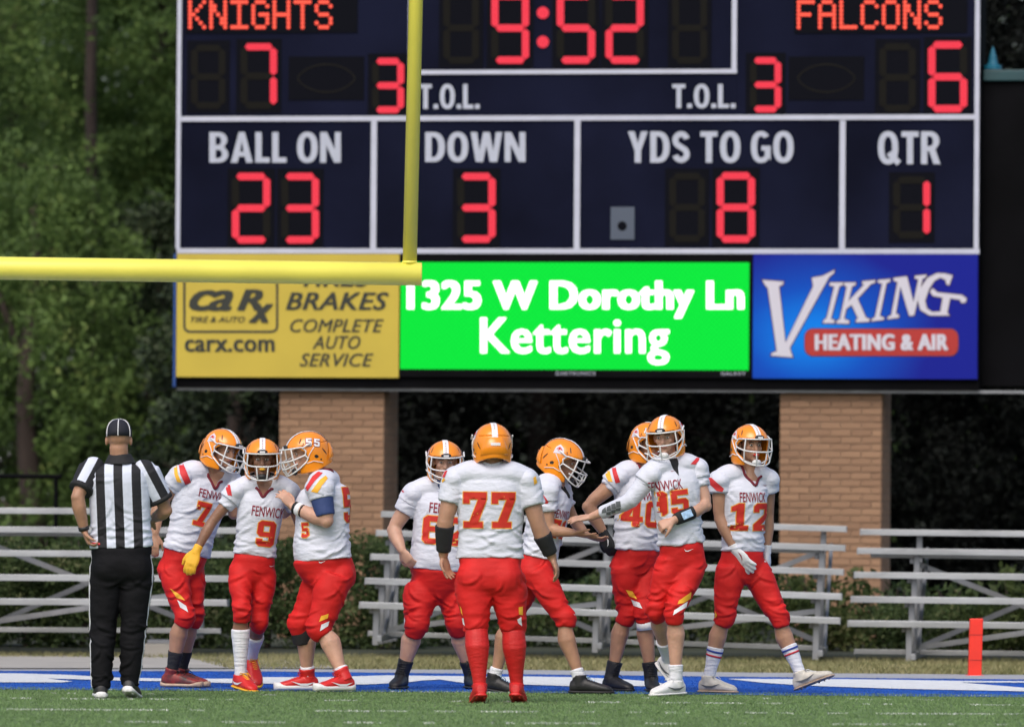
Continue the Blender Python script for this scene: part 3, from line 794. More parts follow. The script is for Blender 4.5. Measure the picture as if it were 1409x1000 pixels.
# adverts and message screen
ad = brect('yellow_advert', 243, 349.5, 549, 519, .05, .05, 'ad_yellow', label='yellow tyre and brake service advert')
def rrect(x0, y0, x1, y1, r, n=5):
    out = []
    for cx, cy, a0 in ((x1-r, y1-r, 0), (x0+r, y1-r, 90), (x0+r, y0+r, 180), (x1-r, y0+r, 270)):
        for i in range(n+1):
            a = math.radians(a0+90*i/n); out.append((cx+r*math.cos(a), cy+r*math.sin(a)))
    return out
bprint('logo_frame', poly_mesh2d([rrect(252, 362, 383, 458, 9), rrect(255.3, 365.3, 379.7, 454.7, 6)]), .053, 'ad_ink', ad)
I_ = 'ad_ink'
btext('advert_text', 'ca', (260, 399, 321, 428), .053, I_, .05, .35, .9, ad)
btext('advert_text', 'R', (326, 398, 362, 427.5), .053, I_, .05, .3, 1, ad)
btext('advert_text', 'x', (342, 418, 376, 444), .056, I_, .05, .35, 1, ad)
btext('advert_text', 'TIRE & AUTO', (262, 435.5, 337, 443.5), .053, I_, .01, .3, 1, ad)
btext('advert_text', 'carx.com', (254, 467, 378, 484), .053, I_, .04, 0, 1.05, ad)
btext('advert_text', 'TIRES', (415, 371, 510, 394.5), .053, I_, .02, .3, 1, ad)
btext('advert_text', 'BRAKES', (393, 402, 535, 426.5), .053, I_, .025, .3, 1.05, ad)
btext('advert_text', 'COMPLETE', (399, 439, 528, 457), .053, I_, .012, .3, 1.05, ad)
btext('advert_text', 'AUTO', (430, 462, 496, 480), .053, I_, .012, .3, 1.05, ad)
btext('advert_text', 'SERVICE', (412, 486, 514, 504), .053, I_, .012, .3, 1.05, ad)
fr = brect('screen_frame', 549.5, 350, 1034.5, 519, .045, .045, 'cabinet_black')
sc_ = brect('message_screen', 551, 361, 1030.5, 508.5, .05, .01, 'led_green')
bprint('caption', ([(x, y) for x, y in ((1220, 213), (1226, 208), (1240, 222), (1234, 228))], [(0, 1, 2, 3)]), .0275, 'caption_print')
btext('screen_text', '1325 W Dorothy Ln', (560, 386, 1024, 438), .053, 'led_white', .028, 0, 1.05, sc_)
btext('screen_text', 'Kettering', (661, 437, 921, 502), .053, 'led_white', .012, 0, 1.05, sc_)
btext('maker_name', 'DAKTRONICS', (765, 511.3, 819, 516), .049, 'strip_white', .01, 0, 1.1, fr)
btext('maker_name', 'GALAXY', (992, 511.6, 1026, 516.3), .049, 'strip_white', .01, 0, 1.1, fr)
vk = brect('blue_advert', 1036, 350, 1345, 521, .05, .05, 'ad_blue', label='blue heating and air advert')
def zk(l): return [(1010+a/3.531, 340+b/3.531) for a, b in l]
VK = [
 [(138, 160), (240, 168), (238, 182), (218, 190), (250, 465), (385, 190), (378, 150), (430, 140), (488, 112), (485, 125), (462, 145), (270, 490), (285, 535), (180, 527), (183, 515), (208, 505), (165, 200), (150, 183)],
 [(466, 172), (530, 172), (528, 185), (512, 190), (470, 348), (490, 355), (485, 370), (432, 368), (436, 355), (450, 345), (487, 192), (464, 186)],
 [(536, 172), (592, 172), (590, 185), (574, 190), (556, 262), (632, 182), (622, 177), (624, 166), (686, 160), (684, 173), (665, 180), (600, 250), (640, 342), (660, 350), (655, 362), (592, 365), (594, 352), (603, 347), (572, 280), (545, 300), (534, 348), (560, 358), (558, 372), (497, 370), (500, 358), (515, 350), (548, 192), (534, 186)],
 [(700, 160), (760, 155), (757, 168), (741, 175), (708, 335), (730, 342), (726, 353), (668, 360), (670, 348), (685, 340), (720, 178), (698, 172)],
 [(775, 150), (840, 142), (872, 268), (896, 157), (878, 151), (880, 140), (935, 134), (932, 147), (916, 155), (875, 331), (852, 334), (808, 190), (786, 322), (802, 330), (800, 343), (745, 350), (748, 338), (764, 330), (795, 170), (775, 163)],
 [(1062, 138), (1045, 185), (1032, 180), (1028, 160), (1003, 148), (975, 162), (948, 202), (928, 260), (937, 298), (962, 315), (1003, 313), (1014, 246), (965, 236), (952, 215), (965, 200), (988, 220), (1108, 233), (1130, 250), (1125, 268), (1105, 272), (1098, 256), (1050, 248), (1036, 318), (1046, 332), (950, 332), (905, 305), (893, 260), (905, 200), (940, 150), (985, 127), (1025, 128)]]
for l in VK:
    q = zk(l); bprint('letter_outline', poly_mesh2d([offset_loop(q, 1.3)]), .053, 'ad_outline', vk); bprint('advert_letter', poly_mesh2d([q]), .056, 'ad_letter', vk)
px_ = zk([(345, 398), (1088, 527)])
bprint('pill_outline', poly_mesh2d([rrect(px_[0][0]-1.2, px_[0][1]-1.2, px_[1][0]+1.2, px_[1][1]+1.2, 12)]), .053, 'ad_outline', vk)
bprint('pill', poly_mesh2d([rrect(px_[0][0], px_[0][1], px_[1][0], px_[1][1], 11)]), .056, 'ad_red', vk)
btext('advert_text', 'HEATING & AIR', (1121, 459.5, 1305, 482), .059, 'ad_letter', .045, 0, 1.08, vk)
# right wing, cap and finial, soffit beam
brect('side_wing', 1350, 112, 1500, 531, -.15, .5, 'cabinet_black')
brect('wing_cap', 1353, 96, 1500, 111.5, -.1, .3, 'teal_paint', bevel=.01)
c0 = bl(1366, 96, -.2); mb = MB()
hgt = bl(1366, 64, -.2)[2]-c0[2]
mb.loft([[c0+V(r*math.cos(a), r*math.sin(a), z*hgt) for a in np.linspace(0, 6.283, 12, endpoint=False)] for r, z in ((.085, 0), (.085, .18), (.05, .22), (.042, .35), (.035, .55), (.02, .8), (.003, 1))])
mb.obj('finial', 'teal_finial', board, smooth=False)
brect('soffit_beam', 243, 535.2, 1500, 539, -.03, .12, 'steel_frame')
for px in (1420, 1490):
    u = bl(px, 600, -.4); mb = MB(); mb.box((u[0], .5, u[2]/2+.6), (.12, .12, u[2]+1.2)); mb.obj('support_post', 'cabinet_black', board)

# brick pillars
def brick_mesh(name, L, W, H):
    mb = MB(); mb.box((0, 0, 0), (L, W, H)); me = mb.mesh(name, 'brick_clay')
    bm = bmesh.new(); bm.from_mesh(me); bmesh.ops.bevel(bm, geom=bm.edges[:], offset=.003, segments=1, affect='EDGES'); bm.to_mesh(me); bm.free(); return me
CO = .0677; BL = .2; G = .009
full = brick_mesh('brick', BL-G, .09, CO-G); half = brick_mesh('brick_half', BL/2-G, .09, CO-G)
def pillar(x0, x1, label):
    a = bl(x0, 700, -.12); b = bl(x1, 700, -.12); W_ = b[0]-a[0]; n_ = 5; bw = W_/n_; sc = bw/BL
    org = BO+BU*(a[0]+b[0])/2-BN*.12; org[2] = 0
    r = empty('brick_pillar', org, label, 'pillar', 'brick pillars under the scoreboard', rotz=-TH)
    top = bl((x0+x1)/2, 535, -.12)[2]; D = .72
    mb = MB(); mb.box((0, D/2+.006, top/2), (W_-.012, D-.012, top)); mb.obj('mortar_core', 'mortar', r)
    k = 0; z = CO/2+.005; low = MB()
    while z < top-.02:
        odd = k % 2
        xs = [(-W_/2+bw/2+i*bw, full) for i in range(n_)] if not odd else [(-W_/2+bw/4, half)]+[(-W_/2+bw*(i+1), full) for i in range(n_-1)]+[(W_/2-bw/4, half)]
        ys = ([.09+.01+BL/2+i*BL for i in range(3)] if not odd else [.09+.01+BL*0+BL/4]+[.09+.01+BL*(i+1) for i in range(2)]) 
        for x, me in xs:
            if z > .62:
                o = link('brick', me, r, (x, .045+random.uniform(-.003, .003), z)); o.scale = (sc, 1, 1)
            else: low.box((x, .045, z), ((bw-G) if me is full else bw/2-G, .09, CO-G))
        for i, y in enumerate(ys):
            me = half if (odd and i == 0) else full
            for sx in ((1,) if z > .62 else (1, -1)):
                if z > .62 :
                    o = link('brick', me, r, (sx*(W_/2-.045-.002), y, z)); o.rotation_euler = (0, 0, math.pi/2)
                else: low.box((sx*(W_/2-.047), y, z), (.09, (BL if me is full else BL/2)-G, CO-G))
        k += 1; z += CO
    low.obj('lower_brickwork', 'brick_clay', r, kind='stuff')
    return r
pillar(383, 528, 'tan brick pillar holding up the scoreboard under the yellow advert')
pillar(1072, 1213, 'tan brick pillar holding up the scoreboard under the blue advert')

# ================================================================== BLEACHERS
def bleacher(px_ref, at_left, y_ref, label, lift=0.0, slope=0.0, yaw=5.0, rows=6, frames=(0.5, 2.33, 4.16), L=4.57):
    """px_ref: photo x of the front corner; built in its own frame: x along, y back, z up"""
    d = 60.4
    r_ = math.radians(yaw)
    org = at(px_ref, 700, d); org[2] = lift
    b = empty('bleacher', org, label, 'bleacher', 'aluminium bleachers behind the end line')
    b.rotation_euler = (0, math.radians(slope), -r_)
    s = 1 if at_left else -1
    X = lambda x: x if at_left else x-L
    zz = [.085, .33, .525, .725, .925, 1.085]; yy = [.75, 0.0, .5, 1.0, 1.5, 2.0]
    for k in range(rows):
        x0, x1 = 0.0, L
        if k == 0: x0 += .02; x1 -= .12
        mb = MB(); th = .048 if k else .038; dp = .24 if k else .05
        mb.box((X((x0+x1)/2), yy[k]+dp/2, zz[k]+.0), (x1-x0, dp, th))
        for q in (-.35, 0, .35): mb.box((X((x0+x1)/2), yy[k]+dp/2+q*dp, zz[k]+th/2+.0015), (x1-x0, dp*.1, .003))
        mb.obj('seat_plank' if k else 'base_rail', 'aluminium', b, bevel=.004)
        for e in (x0, x1):
            mb = MB(); mb.box((X(e)+(-.004 if e == x0 else .004), yy[k]+dp/2, zz[k]), (.008, dp+.01, th+.008)); mb.obj('end_cap', 'aluminium_end', b)
        if k >= 2:
            mb = MB(); mb.box((X(L/2-.05), yy[k]-.24, zz[k]-.20), (L-.3, .20, .03)); mb.obj('foot_plank', 'aluminium', b, bevel=.003)
    for fx in frames:
        x = X(fx)
        for k in range(1, rows):
            mb = MB(); mb.box((x, yy[k]+.12, (zz[k]-.026)/2), (.05, .05, zz[k]-.026)); mb.obj('post', 'steel_frame', b, bevel=.004)
        mb = MB(); mb.box((x+.045, 1.06, .06), (.04, 2.3, .05)); mb.obj('base_rail', 'steel_frame', b, bevel=.004)
        for k in range(2, rows):
            mb = MB(); mb.box((x-.045, yy[k]-.12, zz[k]-.24), (.035, .5, .045)); mb.obj('bearer', 'steel_frame', b, bevel=.004)
        mb = MB(); a = V(x+.07, .2, .1); c = V(x+.07, 2.1, .95); mb.tube([a, c], .018, 6); mb.obj('brace', 'steel_frame', b)
    for i in range(len(frames)-1):
        a = X(frames[i]); c = X(frames[i+1])
        for (ya, za, yb, zb, mn) in ((1.75, .82, 1.75, .12, 'steel_frame'), (2.2, .1, 2.2, .9, 'steel_frame'), (.55, .12, .62, .40, 'steel_frame')):
            mb = MB(); p = V(a, ya, za); q = V(c, yb, zb); ax0 = norm(q-p); ax2 = norm(np.cross(ax0, V(0, 1, 0))); 
            mb.box((p+q)/2, (np.linalg.norm(q-p), .012, .045), [ax0, V(0, 1, 0), ax2]); mb.obj('cross_brace', mn, b)
    return b
bleacher(312, False, 0, 'aluminium bleacher at far left, behind the referee', lift=.135, slope=-.1, yaw=3)
bleacher(495, True, 0, 'aluminium bleacher in the middle, behind the group of players', lift=.125, slope=1.45, yaw=3.5, frames=(.13, 1.96, 3.79), L=3.98)
bleacher(1168, True, 0, 'aluminium bleacher at far right, behind the red pylon', slope=.25, yaw=5.5)
g = at(222, 700, 60.9); g[2] = 0
r = empty('concrete_block', g, 'low grey concrete block under the right end of the left bleacher', 'block')
mb = MB(); mb.box((0, 0, .06), (.26, .4, .12)); mb.obj('block_body', 'path_concrete', r, bevel=.01)
mb = MB(); mb.box((.0, .0, .135), (.2, .3, .03)); mb.obj('block_cap', 'kerb_concrete', r, bevel=.006)

# ================================================================== GOAL POST
A = at(-120, 367.4, FPX/190); B = at(580.5, 377.2, FPX/190)
post = empty('goal_post', (B+(A-B)*(3.55/np.linalg.norm(A-B)))*V(1, 1, 0), 'bright yellow goal post with its crossbar end and one upright in front of the scoreboard', 'goal post')
PO = np.array(post.location); ax_ = norm(A-B)
mb = MB(); Bl = B-PO; Al = Bl+ax_*7.1
n_ = 40
def ringc(c, r, ax, n=32):
    u = norm(np.cross(ax, V(0, 0, 1))); v = np.cross(u, ax); return [c+r*(math.cos(t)*u+math.sin(t)*v) for t in np.linspace(0, 2*math.pi, n, endpoint=False)]
mb.loft([ringc(Bl+ax_*d, .0835-(.004 if d in (0, 7.1) else 0), ax_) for d in (0, .004, 7.096, 7.1)])
mb.obj('crossbar', 'goal_yellow', post, smooth=False).data.polygons.foreach_set('use_smooth', [len(p_) == 4 for p_ in mb.f])
def upright(c):
    d_ = norm(at(572, 0, FPX/190)-at(563.5, 360, FPX/190)); mb = MB()
    mb.loft([ringc2(c+d_*h, .0515) for h in (0.0, 6.2)]); o = mb.obj('upright', 'goal_yellow', post, smooth=True); return o
def ringc2(c, r): return [c+V(r*math.cos(t), r*math.sin(t), 0) for t in np.linspace(0, 2*math.pi, 28, endpoint=False)]
c1 = at(563.5, 377, FPX/190)-PO; upright(c1+V(0, 0, .05)); upright(c1+ax_*6.95+V(0, 0, .05))
mb = MB(); mb.loft([ringc2(c1+V(0, 0, h), r) for h, r in ((.076, .054), (.086, .056), (.094, .0525))]); mb.obj('weld_collar', 'goal_yellow', post, smooth=True)
mid = Bl+ax_*3.55; gz = mid[2]
mb = MB(); P_, R_ = catmull([mid-V(0, 0, .02), mid+V(0, -.5, -.02), mid+V(0, -1.3, -.25), mid+V(0, -1.6, -.9), (mid+V(0, -1.62, -2.0)), V(mid[0], mid[1]-1.62, 0)], [.08]*6, 5)
mb.tube(P_, .08, 16, rnd=False); mb.obj('gooseneck', 'goal_yellow', post, smooth=True)

# ================================================================== PYLON
g = ground(1341, 929.5); r = empty('pylon', g, 'bright red orange foam end zone pylon standing on the kerb at right', 'pylon')
tp = at(1343.5, 850.5, np.dot(g-CP, FW))-g
mb = MB(); s_ = .0505; lx = tp[0]
mb.box((0, 0, 0), (1, 1, 1)); mb.v = [(x*2*s_+lx*(z+.5), y*2*s_, (z+.5)*tp[2]) for x, y, z in mb.v]
mb.obj('pylon_body', 'pylon_orange', r, bevel=.008)
mb = MB(); mb.box((0, 0, .004), (.14, .14, .008)); mb.obj('base_plate', 'pylon_orange', r, bevel=.002)
for zf in (.28, .72):
    mb = MB(); mb.box((lx*zf, -s_-.0015, tp[2]*zf), (.1, .003, .006)); mb.obj('seam', 'ad_red', r)

# ================================================================== PEOPLE
mat('skin_light', (.54, .31, .22), .5, bump=.3, bscale=45, var=.15, vscale=7)
mat('skin_tan', (.40, .215, .135), .5, bump=.3, bscale=45, var=.16, vscale=7)
mat('skin_brown', (.26, .13, .08), .46, bump=.3, bscale=45, var=.16, vscale=7)
for _n in ('skin_light', 'skin_tan', 'skin_brown'):
    _b = MATS[_n].node_tree.nodes['Principled BSDF']; _b.inputs['Subsurface Weight'].default_value = .12; _b.inputs['Subsurface Radius'].default_value = (.02, .008, .004); _b.inputs['Subsurface Scale'].default_value = .5
mat('jersey_white', (.62, .64, .73), .75, bump=.5, bscale=16, var=.035, vscale=5, bdist=.016, stretch=(1, 1, 2.2), sheen=.1, ridge=3.2)
mat('pants_red', (.58, .014, .013), .68, bump=.25, bscale=16, var=.10, vscale=5, bdist=.012, stretch=(1, 1, 1.8), spec=.3, ridge=3.0)
mat('pants_black', (.006, .006, .0075), .8, bump=.5, bscale=9, var=.2, vscale=5, bdist=.02, spec=.15, ridge=2.2)
mat('print_red', (.56, .022, .010), .7, var=.08, vscale=25)
mat('print_gold', (.80, .40, .06), .7)
mat('print_maroon', (.24, .012, .03), .7)
mat('stripe_red', (.62, .03, .035), .65)
mat('stripe_gold', (.85, .43, .03), .65)
mat('print_white', (.75, .75, .78), .6)
mat('helmet_orange', (.87, .27, .010), .24, coat=.5, var=.04, vscale=6)
mat('mask_white', (.72, .72, .72), .35, coat=.2)
mat('black_rubber', (.012, .012, .013), .5)
mat('black_cloth', (.012, .012, .014), .8, bump=.3, bscale=60)
mat('collar_maroon', (.15, .008, .02), .8)
mat('sock_white', (.72, .73, .78), .85, bump=.7, bscale=30, stretch=(.4, .4, 2.5), bdist=.01)
mat('sock_black', (.013, .014, .018), .85, bump=.5, bscale=30, stretch=(.4, .4, 2.5), bdist=.01)
mat('sock_red', (.55, .012, .011), .6, bump=.4, bscale=24, bdist=.01, stretch=(1, 1, 2.5), var=.08)
mat('shoe_red', (.62, .02, .018), .4, bump=.2, bscale=40)
mat('shoe_white', (.72, .72, .72), .45, bump=.2, bscale=40, var=.05)
mat('shoe_offwhite', (.58, .55, .48), .55, bump=.3, bscale=40, var=.12, vscale=20)
mat('shoe_black', (.016, .016, .018), .5, bump=.3, bscale=40, var=.3)
mat('glove_yellow', (.85, .45, .03), .6, bump=.3, bscale=50)
mat('glove_white', (.72, .73, .76), .6, bump=.3, bscale=50)
mat('hair_dark', (.015, .010, .008), .7, bump=.5, bscale=80)
mat('eye_white', (.6, .58, .56), .3)
mat('lip', (.36, .12, .10), .5)
mat('brow', (.05, .03, .02), .8)
mat('blue_sleeve', (.03, .055, .17), .75, bump=.4, bscale=25, bdist=.01)
mat('band_blue', (.38, .56, .78), .5, var=.2, vscale=40)
mat('grey_print', (.10, .11, .12), .7)
mat('navy_cap', (.010, .011, .020), .8)
mat('whistle_red', (.7, .02, .03), .4)
mat('sock_blue_stripe', (.03, .06, .30), .8)
mat('sock_red_stripe', (.5, .03, .05), .8)

def stripe_mat():
    m = bpy.data.materials.new('shirt_stripes'); m.use_nodes = True; MATS['shirt_stripes'] = m
    nt = m.node_tree; N = nt.nodes; L = nt.links; b = N['Principled BSDF']
    a = N.new('ShaderNodeAttribute'); a.attribute_name = 'stripe'
    q = N.new('ShaderNodeMath'); q.operation = 'FRACT'; L.new(a.outputs['Fac'], q.inputs[0])
    cr = N.new('ShaderNodeValToRGB'); L.new(q.outputs[0], cr.inputs[0]); cr.color_ramp.interpolation = 'CONSTANT'
    cr.color_ramp.elements[0].color = (.012, .012, .016, 1); cr.color_ramp.elements[0].position = 0
    cr.color_ramp.elements[1].color = (.62, .66, .78, 1); cr.color_ramp.elements[1].position = .5
    L.new(cr.outputs[0], b.inputs['Base Color']); b.inputs['Roughness'].default_value = .8
    tc = N.new('ShaderNodeTexCoord'); n = N.new('ShaderNodeTexNoise'); n.inputs['Scale'].default_value = 14; L.new(tc.outputs['Object'], n.inputs['Vector'])
    bp = N.new('ShaderNodeBump'); bp.inputs['Strength'].default_value = .4; bp.inputs['Distance'].default_value = .02
    L.new(n.outputs['Fac'], bp.inputs['Height']); L.new(bp.outputs[0], b.inputs['Normal'])
stripe_mat()

# ------------------------------------------------------------------ helmet (own frame: x = wearer's right, y = forward, z = up)
HA, HB, HC = .127, .150, .142
OPEN = {}
def helmet_surface(azd, z):
    """radius profile: azimuth from the front in degrees, z height; returns point"""
    a = math.radians(azd)
    if z >= 0: k = math.sqrt(max(0, 1-(z/HC)**2.25))
    else: k = 1-.10*(z/.15)**2
    front = 1+.03*max(0, math.cos(a))
    return V(HA*k*math.sin(a), HB*k*math.cos(a)*front, z)
def helmet_shell():
    mb = MB(); NA = 48; rows = []
    zt = [HC*math.sin(math.radians(e)) for e in (88, 80, 70, 60, 50, 40, 31, 24)]
    zbrow = .052
    zt = [z for z in zt if z > zbrow+.004]+[zbrow]
    az = np.linspace(-180, 180, NA, endpoint=False)
    for z in zt: rows.append([helmet_surface(a, z) for a in az])
    mb.loft(rows, caps=False)
    # crown cap
    o = len(mb.v); mb.v.append((0, 0, HC)); mb.n += 1
    for j in range(NA): mb.f.append((o, (j+1) % NA, j)); mb.mi.append(0)
    # lower part: from the right edge of the face opening round the back to the left edge
    A0 = 45.0; M = 40
    def edge(z):      # half-angle of the face opening at height z
        pts = [(.052, 45), (.03, 62), (.0, 74), (-.035, 78), (-.06, 66), (-.085, 50), (-.14, 44)]
        for (z0, a0), (z1, a1) in zip(pts, pts[1:]):
            if z <= z0 and z >= z1: return a0+(a1-a0)*(z0-z)/(z0-z1)
        return 45
    zs = np.linspace(0, 1, 12); lrows = []
    for i, q in enumerate(zs):
        row = []
        for j in range(M+1):
            t = j/M; az0 = A0+(360-2*A0)*t; back = abs(az0-180)/(180-A0)   # 0 at the back, 1 at the front edge
            zb = -.098+(-.137+.098)*min(1, back*1.5)**1.5
            z = zbrow+(zb-zbrow)*q
            e = edge(z) if i else A0
            a = e+(360-2*e)*t
            p = helmet_surface(a, z)
            if a > 130 and a < 230: p[1] -= .012*math.sin(math.pi*(a-130)/100)*min(1, q*1.5)
            row.append(p)
        lrows.append(row)
    base = len(mb.v)
    for row in lrows: mb.v += [tuple(p) for p in row]; mb.n += len(row)
    for i in range(len(lrows)-1):
        for j in range(M):
            a = base+i*(M+1)+j; mb.f.append((a, a+M+1, a+M+2, a+1)); mb.mi.append(0)
    me = mb.mesh('helmet_shell', 'helmet_orange', True)
    bm = bmesh.new(); bm.from_mesh(me); bmesh.ops.remove_doubles(bm, verts=bm.verts, dist=.002); bmesh.ops.recalc_face_normals(bm, faces=bm.faces); bm.to_mesh(me); bm.free()
    o = bpy.data.objects.new('tmp', me); COL.objects.link(o)
    s = o.modifiers.new('s', 'SOLIDIFY'); s.thickness = .012; s.offset = -1
    s2 = o.modifiers.new('u', 'SUBSURF'); s2.levels = 1; s2.render_levels = 1
    dg = bpy.context.evaluated_depsgraph_get(); out = bpy.data.meshes.new_from_object(o.evaluated_get(dg)); bpy.data.objects.remove(o)
    out.polygons.foreach_set('use_smooth', [True]*len(out.polygons)); out.name = 'helmet_shell'
    return out
SHELL = helmet_shell()
bmx = bmesh.new(); bmx.from_mesh(SHELL); SHELLBVH = BVHTree.FromBMesh(bmx); bmx.free()
def mask_mesh(style):
    mb = MB(); r = .0052
    def arc(pts, rr=r):
        full = pts+[(-x, y, z) for x, y, z in pts[::-1] if x > 1e-6] if pts[-1][0] < 1e-6 else pts
        P, R = catmull([V(*p) for p in full], [rr]*len(full), 3); mb.tube(P, rr, 7)
    if pts_ok := True:
        arc([(.118, .062, .045), (.098, .135, .048), (.05, .178, .050), (0, .188, .050)])
        arc([(.124, .05, -.012), (.106, .135, -.030), (.055, .188, -.036), (0, .199, -.037)])
        arc([(.120, .050, -.060), (.098, .120, -.105), (.05, .165, -.128), (0, .176, -.132)])
        for s_ in (-1, 1):
            mb.tube([V(s_*.098, .135, .048), V(s_*.106, .135, -.030), V(s_*.098, .120, -.105)], r, 7)
            mb.tube([V(s_*.118, .062, .045), V(s_*.126, .04, .015), V(s_*.124, .05, -.012)], r, 7)
            mb.tube([V(s_*.124, .05, -.012), V(s_*.122, .035, -.035), V(s_*.120, .05, -.060)], r, 7)
        if style == 'centre':
            mb.tube([V(0, .199, -.037), V(0, .197, -.085), V(0, .176, -.132)], r, 7)
        if style in ('pair', 'full'):
            for s_ in (-1, 1): mb.tube([V(s_*.040, .193, -.037), V(s_*.036, .190, -.085), V(s_*.030, .172, -.131)], r, 7)
        if style in ('full', 'bars'):
            arc([(.117, .115, -.060), (.055, .182, -.083), (0, .190, -.086)])
    return mb.mesh('facemask', 'mask_white', True)
MASKS = {k: mask_mesh(k) for k in ('centre', 'pair', 'full', 'bars')}
def helmet_bits():
    B = {}
    mb = MB()                          # stripe over the crown, following the shell
    P = []; F = []
    prof = [(0, z) for z in (.060, .075, .095, .113, .127, .137, .1415)]+[(180, z) for z in (.137, .127, .113, .095, .075, .05, .02, -.005)]
    for a, z in prof:
        p = helmet_surface(a, z); n_ = norm(V(0, p[1]/HB**2, p[2]/HC**2)); p = p+n_*.0035
        wd = .019
        q = V(wd, 0, 0); k = p-n_*.002
        P += [k-q, p-q*.55, p+q*.55, k+q]
    for i in range(len(prof)-1):
        for j in range(3): F.append((4*i+j, 4*i+j+1, 4*i+j+5, 4*i+j+4))
    mb.add(P, F); B['stripe'] = mb.mesh('helmet_stripe', 'print_white', True)
    mb = MB()
    for a, z in [(0, z) for z in (.072, .084, .096, .107, .117, .126, .133)]+[(180, z) for z in (.13, .12, .108, .095)]:
        p = helmet_surface(a, z); n_ = norm(V(0, p[1]/HB**2, p[2]/HC**2)); t = np.cross(n_, V(1, 0, 0)); c = p+n_*.0045
        mb.add([c+V(.0055, 0, 0), c+t*.0042, c-V(.0055, 0, 0), c-t*.0042], [(0, 1, 2, 3)])
    B['stars'] = mb.mesh('stripe_stars', 'print_maroon')
    mb = MB(); P_ = []
    mb.ell((0, .150, .062), (.036, .016, .016), n=14, m=8); B['bumper'] = mb.mesh('front_bumper', 'black_rubber', True)
    mb = MB(); mb.box((0, .1665, .062), (.036, .003, .012)); B['bumper_label'] = mb.mesh('bumper_label', 'print_white')
    mb = MB()                          # raised shelf on the back of the shell
    rows = []
    for z, o1, hw in ((.038, .0, 22), (.030, .010, 27), (-.02, .013, 36), (-.062, .012, 44), (-.075, .0, 46)):
        row = []
        for a in np.linspace(180-hw, 180+hw, 13):
            p = helmet_surface(a, z); d = norm(V(p[0], p[1], 0)); e = 1-abs((a-180)/hw)**6
            row.append(p+d*(o1*e+.0095*(1 if z < .03 else .5)))
        rows.append(row)
    n2 = 13; P = [p for r_ in rows for p in r_]; F = [(i*n2+j, i*n2+j+1, (i+1)*n2+j+1, (i+1)*n2+j) for i in range(4) for j in range(12)]
    mb.add(P, F); B['shelf'] = mb.mesh('rear_shelf', 'helmet_orange', True)
    mb = MB(); p = helmet_surface(180, 0)
    P = []
    for i, a in enumerate(np.linspace(168, 192, 7)):
        q = helmet_surface(a, -.008); d = norm(V(q[0], q[1], 0)); q = q+d*.0255; P += [q+V(0, 0, -.009), q+V(0, 0, .009)]
    mb.add(P, [(2*i, 2*i+2, 2*i+3, 2*i+1) for i in range(6)]); B['plate'] = mb.mesh('maker_plate', 'print_white')
    mb = MB()
    for s_ in (-1, 1):                 # ear holes and vents: flat dark patches in place of shaded recesses
        for (a, z, ra, rz, tl) in ((100, -.035, .016, .011, .4), (112, -.062, .007, .006, 0), (62, .088, .004, .024, .35), (70, .062, .004, .012, .5), (128, -.012, .0045, .03, -.6)):
            c = helmet_surface(s_*a, z); n_ = norm(V(c[0]/HA**2, c[1]/HB**2, max(0, c[2])/HC**2)); u = norm(np.cross(V(0, 0, 1), n_)); v = np.cross(n_, u)
            tt = tl*s_; u2 = u*math.cos(tt)+v*math.sin(tt); v2 = -u*math.sin(tt)+v*math.cos(tt)
            P = []
            for k in range(10):
                th = 6.283*k/10; q = c+n_*.15+u2*ra*math.cos(th)+v2*rz*math.sin(th)
                h = SHELLBVH.ray_cast(Vector(q), -Vector(n_), .3)
                P.append(np.array(h[0])+n_*.0018 if h[0] is not None else c+n_*.003)
            mb.add(P, [tuple(range(10))])
    B['vents'] = mb.mesh('vent_slots', 'black_rubber')
    mb = MB()
    for s_ in (-1, 1): mb.tube([V(s_*.121, .03, -.045), V(s_*.095, .085, -.095), V(s_*.04, .118, -.118)], .006, 6, flat=.5)
    mb.ell((0, .118, -.115), (.036, .020, .024), n=12, m=8); B['strap'] = mb
    mb = MB()
    for s_ in (-1, 1):
        mb.tube([V(s_*.125, -.02, .03), V(s_*.129, .02, -.01), V(s_*.122, .04, -.05)], .005, 6, flat=.5)
        mb.tube([V(s_*.120, -.06, -.085), V(s_*.128, .0, -.062), V(s_*.120, .045, -.07)], .005, 6, flat=.5)
        mb.tube([V(s_*.131, .0, .062), V(s_*.131, .055, .042)], .006, 6)
    B['clips'] = mb.mesh('strap_clips', 'mask_white', True)
    mb = MB(); mb.ell((0, -.012, -.01), (.112, .128, .118), n=18, m=12)
    B['pad'] = mb
    return B
HBITS = helmet_bits()
STRAPS = {k: HBITS['strap'].mesh('chin_strap', k, True) for k in ('mask_white', 'black_rubber', 'stripe_gold')}
def crest(kind='leaf'):
    """small heraldic mark: four petals round a centre"""
    L = []
    for a in (0, 90, 180, 270):
        r = math.radians(a); c, s = math.cos(r), math.sin(r)
        q = [(.0, -.12), (.32, -.2), (.5, -.42), (.62, -.12), (.8, 0), (.62, .12), (.5, .42), (.32, .2), (0, .12)]
        L.append([(x*c-y*s, x*s+y*c) for x, y in q])
    P = [(0, 0)]; out = []
    for l in L: out += l
    return [out]

